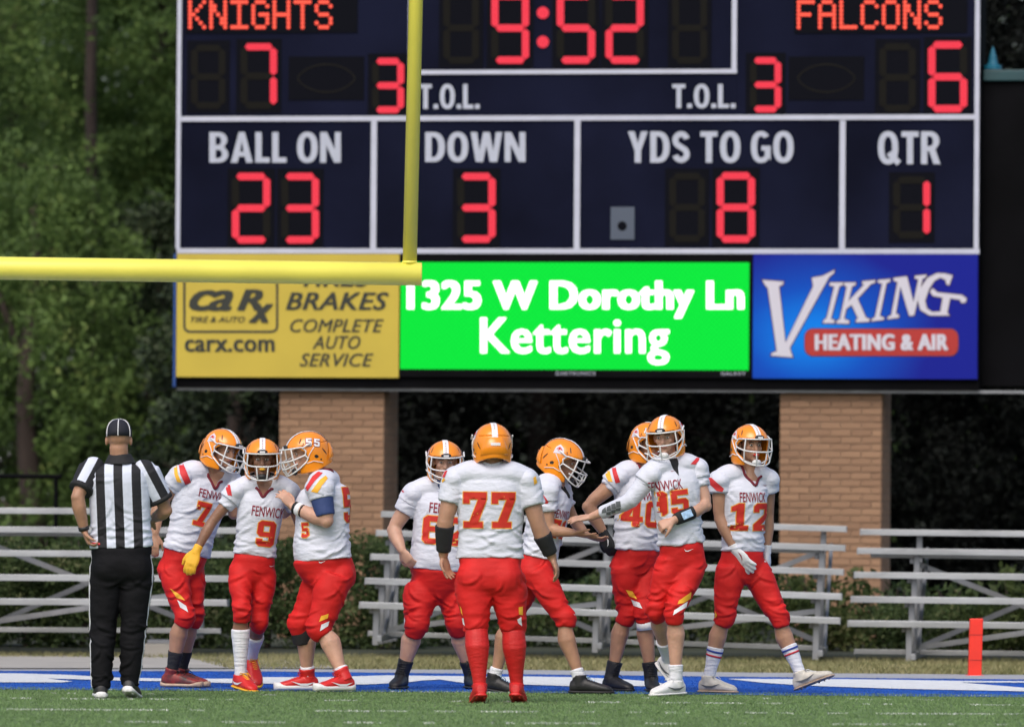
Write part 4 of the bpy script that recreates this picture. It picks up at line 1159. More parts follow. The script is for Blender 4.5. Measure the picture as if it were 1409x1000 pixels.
def make_helmet(parent, pos, fwd, roll=0.0, style='full', strap='mask_white', mark='crest', label=None, back=False):
    f = norm(fwd); up0 = V(0, 0, 1); r = norm(np.cross(f, up0)); u = np.cross(r, f)
    c, s = math.cos(roll), math.sin(roll); r2 = r*c+u*s; u2 = -r*s+u*c
    M = Matrix(((r2[0], f[0], u2[0]), (r2[1], f[1], u2[1]), (r2[2], f[2], u2[2]))).to_4x4(); M.translation = Vector(pos)
    h = link('helmet', SHELL, parent); h.matrix_local = M
    link('facemask', MASKS[style], h); link('centre_stripe', HBITS['stripe'], h); link('stripe_stars', HBITS['stars'], h, kind='stuff')
    link('rear_shelf', HBITS['shelf'], h); link('maker_plate', HBITS['plate'], h)
    link('vent_slots', HBITS['vents'], h, kind='stuff'); link('strap_clips', HBITS['clips'], h, kind='stuff'); link('chin_strap', STRAPS[strap], h)
    link('front_bumper', HBITS['bumper'], h); link('bumper_label', HBITS['bumper_label'], h)
    for s_ in (-1, 1):
        uy = norm(V(0, -.25, 1)); ux = norm(V(0, s_, .25*s_))
        org = V(s_*.11, -.012, .062)
        if mark == 'crest':
            sc = .030
            conform(poly_mesh2d([[(-1.3*sc, -.9*sc), (1.3*sc, -.9*sc), (.9*sc, .6*sc), (0, 1.5*sc), (-.9*sc, .6*sc)]]), org, ux, uy, V(s_, 0, .35), SHELLBVH, .002, .02, 'crest_field', 'ad_letter', h)
            conform(poly_mesh2d([[(x*sc*1.05, y*sc*1.05) for x, y in l] for l in crest()]), org, ux, uy, V(s_, 0, .35), SHELLBVH, .0035, .02, 'crest', 'print_red', h)
        else:
            for lay, (g, mm, of) in enumerate(((.0045, 'print_maroon', .002), (0.0004, 'print_white', .0042))):
                for i, loops in enumerate(number2d(mark, .060, 1.0, g, .3)):
                    conform(poly_mesh2d(loops), org+V(0, -.01, 0), ux, uy, V(s_, 0, .4), SHELLBVH, of, .02, 'helmet_numeral', mm, h)
    return h

# ------------------------------------------------------------------ shoes (own frame: y forward, z up, ankle above the origin)
def shoe_meshes(up_m, sole_m, lace_m, collar=.105, accent=None, sh=.024):
    def ring(y, hw, z0, z1, n=16, e=.75):
        out = []
        for t in np.linspace(0, 2*math.pi, n, endpoint=False):
            c, s = math.cos(t), math.sin(t); zc = (z0+z1)/2
            out.append(V(hw*abs(c)**e*np.sign(c), y, zc+(z1-z0)/2*abs(s)**(e if s < 0 else 1.0)*np.sign(s)))
        return out
    mb = MB()
    mb.loft([ring(y, w, .014, h) for y, w, h in ((-.084, .016, .055), (-.078, .030, .085), (-.05, .041, .105), (-.01, .045, .110), (.03, .045, .106), (.07, .046, .094), (.11, .049, .080), (.15, .050, .068), (.185, .043, .058), (.207, .029, .046), (.217, .014, .034))])
    mb.tube([V(0, -.012, .05), V(0, -.014, .09), V(0, -.014, (.09+collar)/2), V(0, -.014, collar)], [.047, .049, .050, .052], 16, rnd=False)
    up = remesh(mb, 'shoe_upper', up_m, .0065, 3)
    mb = MB(); mb.loft([ring(y, w+.002, .006, sh+(.012 if y < -.05 or y > .17 else 0)*(sh > .03), e=.6) for y, w in ((-.090, .018), (-.082, .034), (-.045, .044), (.0, .045), (.05, .046), (.1, .050), (.15, .052), (.19, .046), (.215, .031), (.227, .013))])
    for (x, y) in ((-.028, .17), (.028, .17), (-.034, .13), (.034, .13), (-.03, .09), (.03, .09), (0, .2), (-.024, -.05), (.024, -.05), (-.024, -.02), (.024, -.02)):
        mb.tube([V(x, y, .012), V(x, y, -.001)], [.008, .005], 6, rnd=False)
    so = mb.mesh('shoe_sole', sole_m, True)
    mb = MB()
    for y, z, w in ((.03, .109, .024), (.048, .104, .025), (.066, .098, .026), (.084, .092, .026), (.1, .085, .026)):
        mb.tube([V(-w, y+.006, z-.013), V(0, y, z-.0005), V(w, y-.006, z-.013)], .0035, 5)
    mb.tube([V(0, .030, .113), V(.026, .040, .120), V(.040, .056, .106), V(.012, .040, .110)], .003, 5)
    mb.tube([V(0, .030, .113), V(-.030, .040, .117), V(-.042, .058, .098)], .003, 5)
    if collar > .15:
        for z in (.125, .14, .155, .17): mb.tube([V(-.022, .033, z), V(.022, .033, z+.008)], .003, 5)
        mb.tube([V(.02, .036, .175), V(.05, .05, .165), V(.045, .055, .14)], .003, 5)
    la = mb.mesh('shoe_laces', lace_m, True)
    ac = None
    if accent:
        mb = MB()
        for s_ in (-1, 1):
            mb.add([V(s_*.0455, -.055, .062), V(s_*.0490, .0, .036), V(s_*.0505, .05, .038), V(s_*.050, .12, .068), V(s_*.0510, .05, .052), V(s_*.0495, .0, .052)], [(0, 1, 5), (1, 2, 4, 5), (2, 3, 4)])
        ac = mb.mesh('shoe_mark', accent)
    return up, so, la, ac
SHOES = {}
def get_shoe(*a, **k):
    key = (a, tuple(sorted(k.items())))
    if key not in SHOES: SHOES[key] = shoe_meshes(*a, **k)
    return SHOES[key]
def put_shoe(parent, ankle, yaw, pitch, kit, plant=True, roll=0):
    """ankle in root space; yaw 0 = toe at the camera, + = toe to image right; pitch>0 lifts the toe"""
    a = math.radians(yaw); p = math.radians(pitch)
    f = V(math.sin(a)*math.cos(p), -math.cos(a)*math.cos(p), math.sin(p)); r = norm(np.cross(f, V(0, 0, 1))); u = np.cross(r, f)
    M = Matrix(((r[0], f[0], u[0]), (r[1], f[1], u[1]), (r[2], f[2], u[2]))).to_4x4(); M.translation = Vector(ankle-u*.095+f*.012)
    up, so, la, ac = get_shoe(**kit)
    h = link('shoe', up, parent); h.matrix_local = M
    link('sole', so, h, kind='stuff'); link('laces', la, h, kind='stuff')
    if ac: link('side_mark', ac, h, kind='stuff')
    return f, u

# ------------------------------------------------------------------ hands
def hand(mb, wrist, d, pn, thumb, curl=.35, size=1.0, inflate=0.0, spread=.12):
    """d: wrist to fingers, pn: palm normal (the way the palm faces), thumb=+1/-1: side d x pn the thumb lies on"""
    d = norm(d); pn = norm(pn-d*np.dot(pn, d)); sd = np.cross(d, pn); k = size
    rings = []
    for t, hw, th in ((-.012, .026, .021), (.01, .029, .020), (.035, .038, .018), (.065, .042, .016), (.088, .040, .013), (.096, .034, .009)):
        c = wrist+d*t*k
        rings.append([c+sd*(hw*k+inflate)*math.cos(a)+pn*(th*k+inflate)*math.sin(a) for a in np.linspace(0, 2*math.pi, 16, endpoint=False)])
    mb.loft(rings)
    for i, (off, L, r) in enumerate(((.029, .070, .0092), (.010, .079, .0096), (-.009, .073, .0092), (-.027, .058, .0082))):
        off *= thumb; base = wrist+d*.082*k+sd*off*k; a0 = curl*.5; dd = norm(d+sd*(off/.03)*spread)
        L1, L2, L3 = L*.45*k, L*.32*k, L*.25*k; P = [base-d*.02*k]
        P.append(base); ang = a0
        cur = base
        for q in (L1, L2, L3):
            ang += curl*(1.0 if q != L1 else .4); v = dd*math.cos(ang)+pn*math.sin(ang); cur = cur+v*q; P.append(cur)
        rr = [(r+inflate)*f for f in (1.05, 1.05, 1.0, .92, .78)]
        P2, R2 = catmull(P, [x*k for x in rr], 2); mb.tube(P2, R2, 8)
    b0 = wrist+d*.018*k+sd*thumb*.022*k; b1 = b0+norm(d*.75+sd*thumb*.7+pn*.25)*.04*k; b2 = b1+norm(d*.9+sd*thumb*.35+pn*(.2+curl*.5))*.032*k; b3 = b2+norm(d*.95+sd*thumb*.1+pn*(.2+curl))*.026*k
    mb.tube([b0, b1, b2, b3], [(.0145+inflate)*k, (.013+inflate)*k, (.0105+inflate)*k, (.0085+inflate)*k], 8)

# ------------------------------------------------------------------ a whole figure
def figure(P):
    s0 = P['s']; D0 = FPX/s0
    # base on the ground under the hips
    def J(k):
        x, y, dz = P[k]; return at(x, y, D0-dz)
    pel = (J('hipR')+J('hipL'))/2
    base = V(pel[0], pel[1], 0)
    root = empty('person', base, P['label'], 'person', P.get('group'))
    j = {k: J(k)-base for k in ('head', 'neck', 'shR', 'shL', 'elR', 'elL', 'wrR', 'wrL', 'hipR', 'hipL', 'knR', 'knL')}
    for sd in 'RL':
        x, y, dz = P['an'+sd]
        a = at(x, y, D0-dz)-base
        if P.get('plant'+sd, True): a[2] = P.get('az'+sd, .098)
        j['an'+sd] = a
    viewdir = norm(base+V(0, 0, 1)-CP)
    Pc = (j['hipR']+j['hipL'])/2; Sc = (j['shR']+j['shL'])/2
    up = norm(Sc-Pc); T = np.linalg.norm(Sc-Pc)
    def frame(Rv, up): 
        f = norm(np.cross(up, Rv)); r = np.cross(f, up); return norm(r), f
    rS, fS = frame(j['shR']-j['shL'], up); rH, fH = frame(j['hipR']-j['hipL'], up)
    if P.get('hipf') is not None: fH = norm(np.asarray(P['hipf'], float)); rH = norm(np.cross(fH, up)); fH = np.cross(up, rH)
    W = P.get('W', {}); shw = W.get('ch', .19); waw = W.get('wa', .155); hiw = W.get('hip', .17); bel = W.get('belly', 0.0); dpt = W.get('dp', 1.0)
    bulk = P.get('bulk', 1.0)
    def ring(t, hw, ff, fb, n=28, e=2.4, shift=0, scale=1.0):
        q = min(1, max(0, t)); r = norm(rH*(1-q)+rS*q); f = norm(fH*(1-q)+fS*q)
        curve = P.get('curve', 0)*math.sin(math.pi*q)
        c = Pc+up*T*t+f*(shift+curve); out = []
        for a in np.linspace(0, 2*math.pi, n, endpoint=False):
            co, si = math.cos(a), math.sin(a); x = hw*scale*abs(co)**(2/e)*np.sign(co); y = (ff if si > 0 else fb)*scale*abs(si)**(2/e)*np.sign(si)
            out.append(c+r*x+f*y)
        return out
    chd = .125*dpt
    def torso(mb, infl, t0, hem=True, sc=1.0):
        L = [(t0, waw+.012+bel*.25, .115*dpt+bel*.8, .105*dpt), (max(t0+.06, .26), waw+bel*.25, .115*dpt+bel, .10*dpt), (.42, waw*.98+bel*.15, .118*dpt+bel*.8, .10*dpt), (.58, (waw+shw)/2, .125*dpt+bel*.35, .11*dpt), (.74, shw*.98, chd+.012, .12*dpt), (.88, shw, chd+.005, .125*dpt), (.98, shw*.95, .10*dpt, .115*dpt), (1.04, shw*.72, .062, .10), (1.085, .080, .050, .075)]
        mb.loft([ring(t, hw+infl, ff+infl, fb+infl, scale=sc) for t, hw, ff, fb in L])
    # ---------------- body
    body = MB()
    hd = j['head']; yaw, pit = math.radians(P['hy']), math.radians(P.get('hp', 0))
    hf = V(math.sin(yaw)*math.cos(pit), -math.cos(yaw)*math.cos(pit), math.sin(pit)); hr = norm(np.cross(hf, V(0, 0, 1))); hu = np.cross(hr, hf)
    rl = math.radians(P.get('hr', 0)); hr, hu = hr*math.cos(rl)+hu*math.sin(rl), -hr*math.sin(rl)+hu*math.cos(rl)
    HX = [hr, hf, hu]
    def hp(x, y, z): return hd+hr*x+hf*y+hu*z
    body.ell(hp(0, -.008, .028), (.077, .096, .092), HX); body.ell(hp(0, .022, -.035), (.062, .068, .082), HX)
    body.ell(hp(0, .040, -.072), (.047, .050, .045), HX); body.ell(hp(0, .078, -.098), (.022, .018, .017), HX)
    body.tube([hp(0, .084, .012), hp(0, .100, -.012), hp(0, .104, -.030)], [.010, .012, .016], 8)
    body.ell(hp(0, .083, -.060), (.026, .014, .014), HX); body.ell(hp(0, .080, .022), (.050, .014, .012), HX)
    for s_ in (-1, 1):
        body.ell(hp(s_*.040, .066, -.022), (.020, .018, .020), HX); body.ell(hp(s_*.080, -.012, -.012), (.010, .020, .032), HX)
    nk = j['neck']; body.tube([hp(0, -.015, -.05), (hp(0, -.02, -.11)+nk*1.0)/2*1.0, nk, nk-up*.07], [.058*bulk, .058*bulk, .068*bulk, .09], 14)
    torso(body, -.02, .1, sc=.93)
    aw = P.get('arm', 1.0)*bulk
    hands = {}
    for sd in 'RL':
        a, e, w = j['sh'+sd], j['el'+sd], j['wr'+sd]; sgn = 1 if sd == 'R' else -1
        a2 = a-rS*sgn*.0
        m1 = a*.5+e*.5; f1 = e*.72+w*.28; f2 = e*.35+w*.65
        pts, rad = catmull([a2, a*.72+e*.28, m1, e*.9+a*.1, f1, f2, w], [.060*aw, .058*aw, .052*aw, .043*aw, .047*aw, .038*aw, .0275*aw**.6], 4)
        body.tube(pts, rad, 14)
        body.ell(e, (.041*aw, .041*aw, .041*aw))
        H = P.get('hand'+sd, {}); dirv = V(*H['d']) if 'd' in H else norm(w-e); pn = V(*H.get('n', (0, 1, 0)))
        gl = H.get('glove')
        hands[sd] = (w, dirv, pn, H.get('t', 1), H.get('curl', .35), H.get('size', 1.0), gl, H.get('spread', .1))
        hand(body, w, dirv, pn, H.get('t', 1), H.get('curl', .35), H.get('size', 1.0)*(.92 if gl else 1.03), 0, H.get('spread', .1))
    lw = P.get('leg', 1.0)*bulk*(.8 if P.get('long') else 1)
    for sd in 'RL':
        h, k, a = j['hip'+sd], j['kn'+sd], j['an'+sd]
        fk = fH if P.get('kf'+sd) is None else V(*P['kf'+sd])
        fk = norm(fk-norm(a-k)*np.dot(fk, norm(a-k)))
        pts, rad = catmull([h, h*.5+k*.5, k+(h-k)*.08, k, k*.84+a*.16-fk*.008, k*.66+a*.34-fk*.020, k*.42+a*.58-fk*.010, k*.15+a*.85, a, a+norm(a-k)*.02], [.050*lw, .060*lw, .054*lw, .053*lw, .052*lw, .065*lw, .050*lw, .036*lw**.6, .033, .031], 3)
        body.tube(pts, rad, 14); body.ell(k+fk*.014, (.045*lw, .045*lw, .05*lw))
    bm_ = remesh(body, 'body', P['skin'], .0068, 3)
    link('body', bm_, root)
    # face details
    mb = MB()
    for s_ in (-1, 1):
        mb.cur = 0; mb.ell(hp(s_*.031, .0835, .004), (.0125, .007, .0065), HX, 10, 6)
        mb.cur = 1; mb.ell(hp(s_*.031, .0895, .004), (.0055, .0025, .0055), HX, 8, 5)
    mb.obj('eyes', ['eye_white', 'hair_dark'], root, smooth=True, kind='stuff')
    mb = MB()
    for s_ in (-1, 1): mb.tube([hp(s_*.016, .092, .022), hp(s_*.033, .092, .027), hp(s_*.050, .082, .021)], [.003, .004, .003], 6)
    mb.obj('eyebrows', 'brow', root, smooth=True, kind='stuff')
    mb = MB(); mb.tube([hp(-.022, .092, -.062), hp(0, .100, -.060), hp(.022, .092, -.062)], [.003, .0065, .003], 8); mb.obj('lips', 'lip', root, smooth=True)
    if P.get('guard'):
        mb = MB(); mb.ell(hp(0, .104, -.062), (.022, .008, .010), HX, 10, 6); mb.obj('mouthguard', P['guard'], root, smooth=True)
    mb = MB(); rings_ = []
    mb.ell(hp(0, -.020, .030), (.081, .092, .096), HX); mb.ell(hp(0, -.050, -.035), (.066, .058, .055), HX)
    if P.get('hair', True): mb.obj('hair', 'hair_dark', root, smooth=True)
    # gloves
    for sd in 'RL':
        w, dv, pn, th, cu, sz, gl, sp = hands[sd]
        if gl:
            mb = MB(); hand(mb, w, dv, pn, th, cu, sz, .004, sp); mb.tube([w-norm(w-j['el'+sd])*.045, w, w+dv*.02], [.033, .031, .030], 12, rnd=False)
            me = remesh(mb, 'glove', gl, .0062, 2); g = link('glove', me, root)
            if P['hand'+sd].get('mark'):
                bmh = bmesh.new(); bmh.from_mesh(me); bv = BVHTree.FromBMesh(bmh); bmh.free()
                toC = -viewdir; d_ = norm(dv); ux = norm(np.cross(d_, toC))
                q = [(-.008, -.035), (-.012, .0), (.0, .028), (.012, .036), (.002, .02), (-.003, .0)]
                conform(poly_mesh2d([q]), w+d_*.05, ux, d_, toC, bv, .002, .01, 'glove_mark', P['hand'+sd]['mark'], g)
    # ---------------- trousers / football pants
    lw = P.get('leg', 1.0)*bulk
    pm = P.get('pants', 'pants_red'); pl = MB()
    gl_ = (W.get('glute', .10)-.010)*bulk**.5; hiw = hiw*.97
    long_ = P.get('long', False)
    L = [(-.20, hiw*.55, .07, .07), (-.12, hiw*.86, .10, .115), (-.02, hiw, .115+bel*.3, .125), (.08, hiw*.97, .118+bel*.6, .12), (.17, (hiw+waw)*.5+bel*.2, .118+bel*.8, .108), (.25, waw-.012+bel*.2, .095+bel*.7, .085)]
    pl.loft([ring(t, hw, ff*dpt, fb*dpt) for t, hw, ff, fb in L])
    for sd in 'RL':
        h, k, a = j['hip'+sd], j['kn'+sd], j['an'+sd]; sgn = 1 if sd == 'R' else -1
        fk = fH if P.get('kf'+sd) is None else V(*P['kf'+sd]); dn = norm(a-k); fk = norm(fk-dn*np.dot(fk, dn))
        pl.ell(h-fH*.030*dpt-up*.012-rH*sgn*.012, (gl_, gl_, gl_*1.15))
        tw = P.get('thigh', 1.0)*lw
        if long_:
            pts, rad = catmull([h, h*.7+k*.3, h*.4+k*.6, k, k*.6+a*.4, k*.25+a*.75, a+dn*.035], [.086*tw, .088*tw, .080*tw, .073*tw, .067*tw, .058*tw, .051*tw], 5)
            pl.tube(pts, rad, 20, rnd=False)
        else:
            kb = P.get('hem', .085)
            pts, rad = catmull([h, h*.7+k*.3+fH*.005, h*.42+k*.58, h*.15+k*.85, k+fk*.012, k+dn*kb], [.094*tw, .097*tw, .085*tw, .070*tw, .069*tw, .062*lw], 5)
            pl.tube(pts, rad, 20, rnd=False)
            pl.ell(k+fk*.027, (.050*lw, .050*lw, .066*lw)); pl.ell(h*.45+k*.55+fH*.028, (.068*tw, .068*tw, .11*tw), [np.cross(fH, norm(k-h)), fH, norm(k-h)])
    kneesAt = [j['knR'], j['knL']]; amp = .012 if long_ else .0085
    def fold(co):
        q = co.copy(); n1 = vnoise(q*V(7, 7, 16)+3.1*s0, 1); n2 = vnoise(q*V(15, 15, 34)+1.7*s0, 2)
        g = 1-np.abs(2*n1-1)*1.0; g2 = 1-np.abs(2*n2-1)
        near = np.minimum(np.linalg.norm(co-kneesAt[0], axis=1), np.linalg.norm(co-kneesAt[1], axis=1)); k = .6+1.0*np.exp(-(near/.12)**2)
        return amp*(g-.55)*k+amp*.45*(g2-.5)*k
    rnd_ = random.Random(int(s0*10)+int(P['head'][0]))
    def pfold(co, no):
        it = []; h_ = (co-Pc)@up
        for q in range(34 if not long_ else 44):
            z_ = rnd_.random()
            if long_: tgt = (j['knR'] if q % 2 else j['knL'])*(1-z_)+(j['anR'] if q % 2 else j['anL'])*z_ if q < 30 else Pc-up*.12+rH*rnd_.uniform(-.15, .15)
            elif q < 18: k_ = j['knR'] if q % 2 else j['knL']; tgt = k_+V(rnd_.gauss(0, .03), rnd_.gauss(0, .05), rnd_.uniform(-.07, .13))
            else: hh = j['hipR'] if q % 2 else j['hipL']; tgt = hh*.8+Pc*.2+V(rnd_.gauss(0, .06), rnd_.gauss(0, .08), rnd_.uniform(-.20, .02))
            off = V(rnd_.gauss(0, 1), rnd_.gauss(0, 1), 0); i = int(np.argmin(((co-(tgt+norm(off)*.09))**2).sum(1)))
            nn = no[i]; t1 = norm(np.cross(nn, V(0, 0, 1))); t2 = np.cross(nn, t1)
            an = rnd_.gauss(0, .28) if q < 18 else rnd_.choice((-1, 1))*rnd_.uniform(.3, .9)
            if long_: an = rnd_.gauss(0, .55)
            it.append((co[i], nn, t1*math.cos(an)+t2*math.sin(an), rnd_.uniform(.035, .085), rnd_.uniform(.008, .014), rnd_.uniform(.005, .010)*(1.25 if long_ else 1)))
        return it
    pme = remesh(pl, 'pants', pm, .0088, 14, fold, pfold); po = link('pants', pme, root)
    bmh = bmesh.new(); bmh.from_mesh(pme); PBV = BVHTree.FromBMesh(bmh); bmh.free()
    # ---------------- jersey
    jm = P.get('jersey', 'jersey_white'); jb = MB(); pad = P.get('pad', .088); caps = []
    torso(jb, .006, W.get('hemt', .185))
    if P.get('padded', True):
        pr = j['shR']; pl_ = j['shL']
        cR = pr+up*.015; cL = pl_+up*.015; mid = Sc+up*.030-fS*.028
        pts = [cR, cR*.55+mid*.45+up*.02, mid, cL*.55+mid*.45+up*.02, cL]
        PP, RR = catmull(pts, [pad*.82, pad*.95, pad*.86, pad*.95, pad*.82], 5); jb.tube(PP, RR, 20, ref=fS, flat=1.28)
        for sd, c in (('R', pr), ('L', pl_)):
            sgn = 1 if sd == 'R' else -1
            out = norm(rS*sgn*.8-up*.6)
            cm = MB(); ax3 = norm(np.cross(out, fS)); cm.ell(c+up*.010+out*.010, (pad*1.02, pad*1.25, pad*.90), [out, fS, ax3], 20, 12)
            ec = norm(j['el'+sd]-c); q0 = c+up*.004
            cm.tube([q0, q0*.8+(q0+ec*.085)*.2, q0+ec*.085], [pad*.95, pad*1.02, pad*1.03], 20, rnd=False)
            caps.append(cm)
    sl = P.get('sleeve', .50); slw = P.get('slw', 1.0)
    def sleeve(mb, sd, l=None):
        a, e = j['sh'+sd], j['el'+sd]; l = l or sl
        mb.tube([a, a*(1-l*.5)+e*l*.5, a*(1-l)+e*l], [.080*aw*slw, .076*aw*slw, .069*aw*slw], 18, rnd=False)
    for sd in 'RL':
        if not P.get('longsleeve'+sd) and not (jm == 'shirt_stripes'): sleeve(jb, sd, P.get('sleeve'+sd))
    Tn = T
    def jfold(co):
        h = ((co-Pc)@up)/Tn; w_1 = vnoise(co*5+s0, 12)*.06; q_ = co+np.stack([w_1*0, w_1*0, w_1], 1); n1 = vnoise(q_*V(3.5, 3.5, 21)+5.3*s0, 3); n2 = vnoise(q_*V(7, 7, 46)+2.2*s0, 4)
        g = 1-np.abs(2*n1-1); g2 = 1-np.abs(2*n2-1); k = np.clip(1.55-1.7*h, .10, 1.3)
        return .007*(g-.55)*k+.004*(g2-.5)*k
    def jcrease(co, no):
        it = []
        for q in range(46):
            t_h = rnd_.choice((rnd_.uniform(.16, .5), rnd_.uniform(.2, .9)))
            an0 = rnd_.uniform(0, 6.283); tgt = Pc+up*Tn*t_h+(rS*math.cos(an0)+fS*math.sin(an0)*.8)*.17
            i = int(np.argmin(((co-tgt)**2).sum(1))); nn = no[i]; t1 = norm(np.cross(nn, up)); t2 = np.cross(nn, t1)
            side_ = (co[i]-Pc)@rS; an = rnd_.gauss(.0, .25)+(.75 if t_h > .55 else .25)*(1 if side_*(t1@rS) > 0 else -1)
            it.append((co[i], nn, t1*math.cos(an)+t2*math.sin(an), rnd_.uniform(.04, .11), rnd_.uniform(.009, .015), rnd_.uniform(.004, .009)*(.75 if t_h > .55 else 1.1)))
        for sd in 'RL':
            a_, e_ = j['sh'+sd], j['el'+sd]
            for q in range(5):
                tgt = a_*.6+e_*.4+V(rnd_.gauss(0, .07), rnd_.gauss(0, .07), rnd_.gauss(0, .02)); i = int(np.argmin(((co-tgt)**2).sum(1))); nn = no[i]; t1 = norm(np.cross(nn, norm(e_-a_))); t2 = np.cross(nn, t1); an = rnd_.uniform(-.9, .9)
                it.append((co[i], nn, t1*math.cos(an)+t2*math.sin(an), .05, .011, .007))
        return it
    jme = remesh(jb, 'jersey', jm, .0088, 5, jfold, jcrease)
    jo = link('jersey' if jm != 'shirt_stripes' else 'shirt', jme, root)
    bmh = bmesh.new(); bmh.from_mesh(jme)
    for cm in caps:
        cme = remesh(cm, 'shoulder_cap', jm, .0085, 5, lambda q: .006*(vnoise(q*V(9, 9, 14)+s0, 8)-.5)); link('shoulder_cap', cme, jo); bmh.from_mesh(cme)
    JBV = BVHTree.FromBMesh(bmh); bmh.free()
    if jm == 'shirt_stripes':
        def attr(me, vals):
            at_ = me.attributes.new('stripe', 'FLOAT', 'POINT'); at_.data.foreach_set('value', np.asarray(vals, np.float32))
        co = np.empty(len(jme.vertices)*3); jme.vertices.foreach_get('co', co); co = co.reshape(-1, 3)
        attr(jme, ((co-Pc)@rS)/.118+.25+100)
        for sd in 'RL':
            mb = MB(); sleeve(mb, sd); a, e = j['sh'+sd], j['el'+sd]; mb.ell(a-rS*(1 if sd == 'R' else -1)*.01, (.083*aw, .085*aw, .083*aw))
            me = remesh(mb, 'sleeve', jm, .0085, 4, lambda c: .006*(vnoise(c*V(12, 12, 12), 9)-.5)); link('sleeve', me, root)
            c2 = np.empty(len(me.vertices)*3); me.vertices.foreach_get('co', c2); c2 = c2.reshape(-1, 3); ax = norm(e-a); sdv = norm(np.cross(ax, -viewdir))
            attr(me, ((c2-a)@sdv)/.115+.25+100+.28)
            mb = MB(); p0 = a*(1-sl)+e*sl; mb.tube([p0-ax*.026, p0+ax*.004], [.073*aw*slw, .0735*aw*slw], 20, rnd=False); mb.obj('cuff', 'black_cloth', root, smooth=True)
    # collar
    cc = nk-up*P.get('cold', .012); rr = P.get('col', .078); vn = P.get('vneck', True)
    mb = MB(); P_ = []; PV = []
    for a in np.linspace(0, 2*math.pi, 36, endpoint=False):
        co, si = math.cos(a), math.sin(a); v = max(0, si)**5
        q = cc+rS*rr*co*(1-.35*v)+fS*(rr*.92*si+.03*v)+up*(.004+(-.075 if vn else -.012)*v-.012*si)
        if vn or si < .3:
            h = JBV.find_nearest(Vector(q))
            if h[0] is not None and (np.array(h[0])-q)@(np.array(h[0])-q) < .05**2: q = np.array(h[0])+np.array(h[1])*.003
        P_.append(q)
    mb.tube(P_, [.0095]*36, 8, ref=up, closed=True); mb.obj('collar', P.get('colm', 'collar_maroon'), root, smooth=True)
    if vn:
        q = [(x*P.get('vs', 1), y) for x, y in [(-.058, .05), (-.050, .012), (0, -.066), (.050, .012), (.058, .05)]]
        x_ = norm(np.cross(up, fS)); o_ = cc+fS*.05
        conform(poly_mesh2d([q]), o_, x_, up, fS, JBV, .0018, .012, 'neck_opening', P.get('openm', P['skin']), jo)
    # sleeves worn under, compression sleeve, bands
    for it in P.get('extras', []):
        kind, sd, t0, t1, r0, r1, mm, nm = it
        a, e, w = j['sh'+sd], j['el'+sd], j['wr'+sd]
        def pt(t): return a*(1-t)+e*t if t <= 1 else e*(2-t)+w*(t-1)
        ts = np.linspace(t0, t1, 9); mb = MB(); mb.tube([pt(t) for t in ts], [r0+(r1-r0)*i/8 for i in range(9)], 18, rnd=False)
        me = remesh(mb, nm, mm, .0075, 3, lambda c: .003*(vnoise(c*28, 5)-.5)); eo = link(nm, me, root)
        if kind == 'comp':
            bmh = bmesh.new(); bmh.from_mesh(me); bv = BVHTree.FromBMesh(bmh); bmh.free()
            d_ = norm(w-e); toC = -viewdir; uy = norm(np.cross(toC, d_)); c0_ = pt(1.42)
            for k_ in range(4):
                x0 = -.075+k_*.042; q = [(x0, -.026), (x0+.036, -.034+.006*k_), (x0+.050, .004), (x0+.012, .012)]
                conform(poly_mesh2d([q]), c0_, d_, uy, toC, bv, .002, .015, 'sleeve_print', mm_grey, eo)
                q = [(x0+.014, .016), (x0+.052, .008), (x0+.062, .030-.004*abs(k_-1)), (x0+.03, .034)]
                if k_ < 3: conform(poly_mesh2d([q]), c0_, d_, uy, toC, bv, .002, .015, 'sleeve_print', mm_grey, eo)
    # socks
    for sd in 'RL':
        k, a = j['kn'+sd], j['an'+sd]; sk = P.get('sock'+sd, P.get('sock'))
        if sk:
            mm, t0, rs = sk[:3]; fk = fH; mb = MB()
            pts = [k*(1-t)+a*t for t in np.linspace(t0, 1.06, 8)]
            rad = [(np.interp(t, [0, .34, .58, .85, 1.06], [.060*lw, .066*lw, .053*lw, .038*lw**.6, .037])+.004)*rs for t in np.linspace(t0, 1.06, 8)]
            off = [np.interp(t, [0, .34, .58, 1], [0, .02, .01, 0]) for t in np.linspace(t0, 1.06, 8)]
            fk = fH if P.get('kf'+sd) is None else V(*P['kf'+sd])
            mb.tube([p-fk*o for p, o in zip(pts, off)], rad, 16, rnd=False)
            me = remesh(mb, 'sock', mm, .0075, 2, lambda c: (.0035 if mm != 'sock_red' else .002)*(vnoise(c*V(10, 10, 75), 6)-.5)); so_ = link('sock', me, root)
            if len(sk) > 3:
                for t, m2 in sk[3]:
                    ax = norm(a-k); c0_ = k*(1-t)+a*t-fk*np.interp(t, [0, .34, .58, 1], [0, .02, .01, 0]); r_ = (np.interp(t, [0, .34, .58, .85, 1.06], [.060*lw, .066*lw, .053*lw, .038*lw**.6, .037])+.004)*rs+.0018
                    mb = MB(); mb.tube([c0_-ax*.0065, c0_+ax*.0065], [r_, r_], 20, rnd=False); mb.obj('sock_band', m2, so_, smooth=True)
    if P.get('kneepad'):
        sd = P['kneepad']; k, a = j['kn'+sd], j['an'+sd]; mb = MB(); mb.tube([k*.92+a*.08, k*.8+a*.2, k*.62+a*.38], [.068*lw, .070*lw, .066*lw], 18, rnd=False); link('knee_sleeve', remesh(mb, 'knee_sleeve', 'black_cloth', .0075, 3), root)
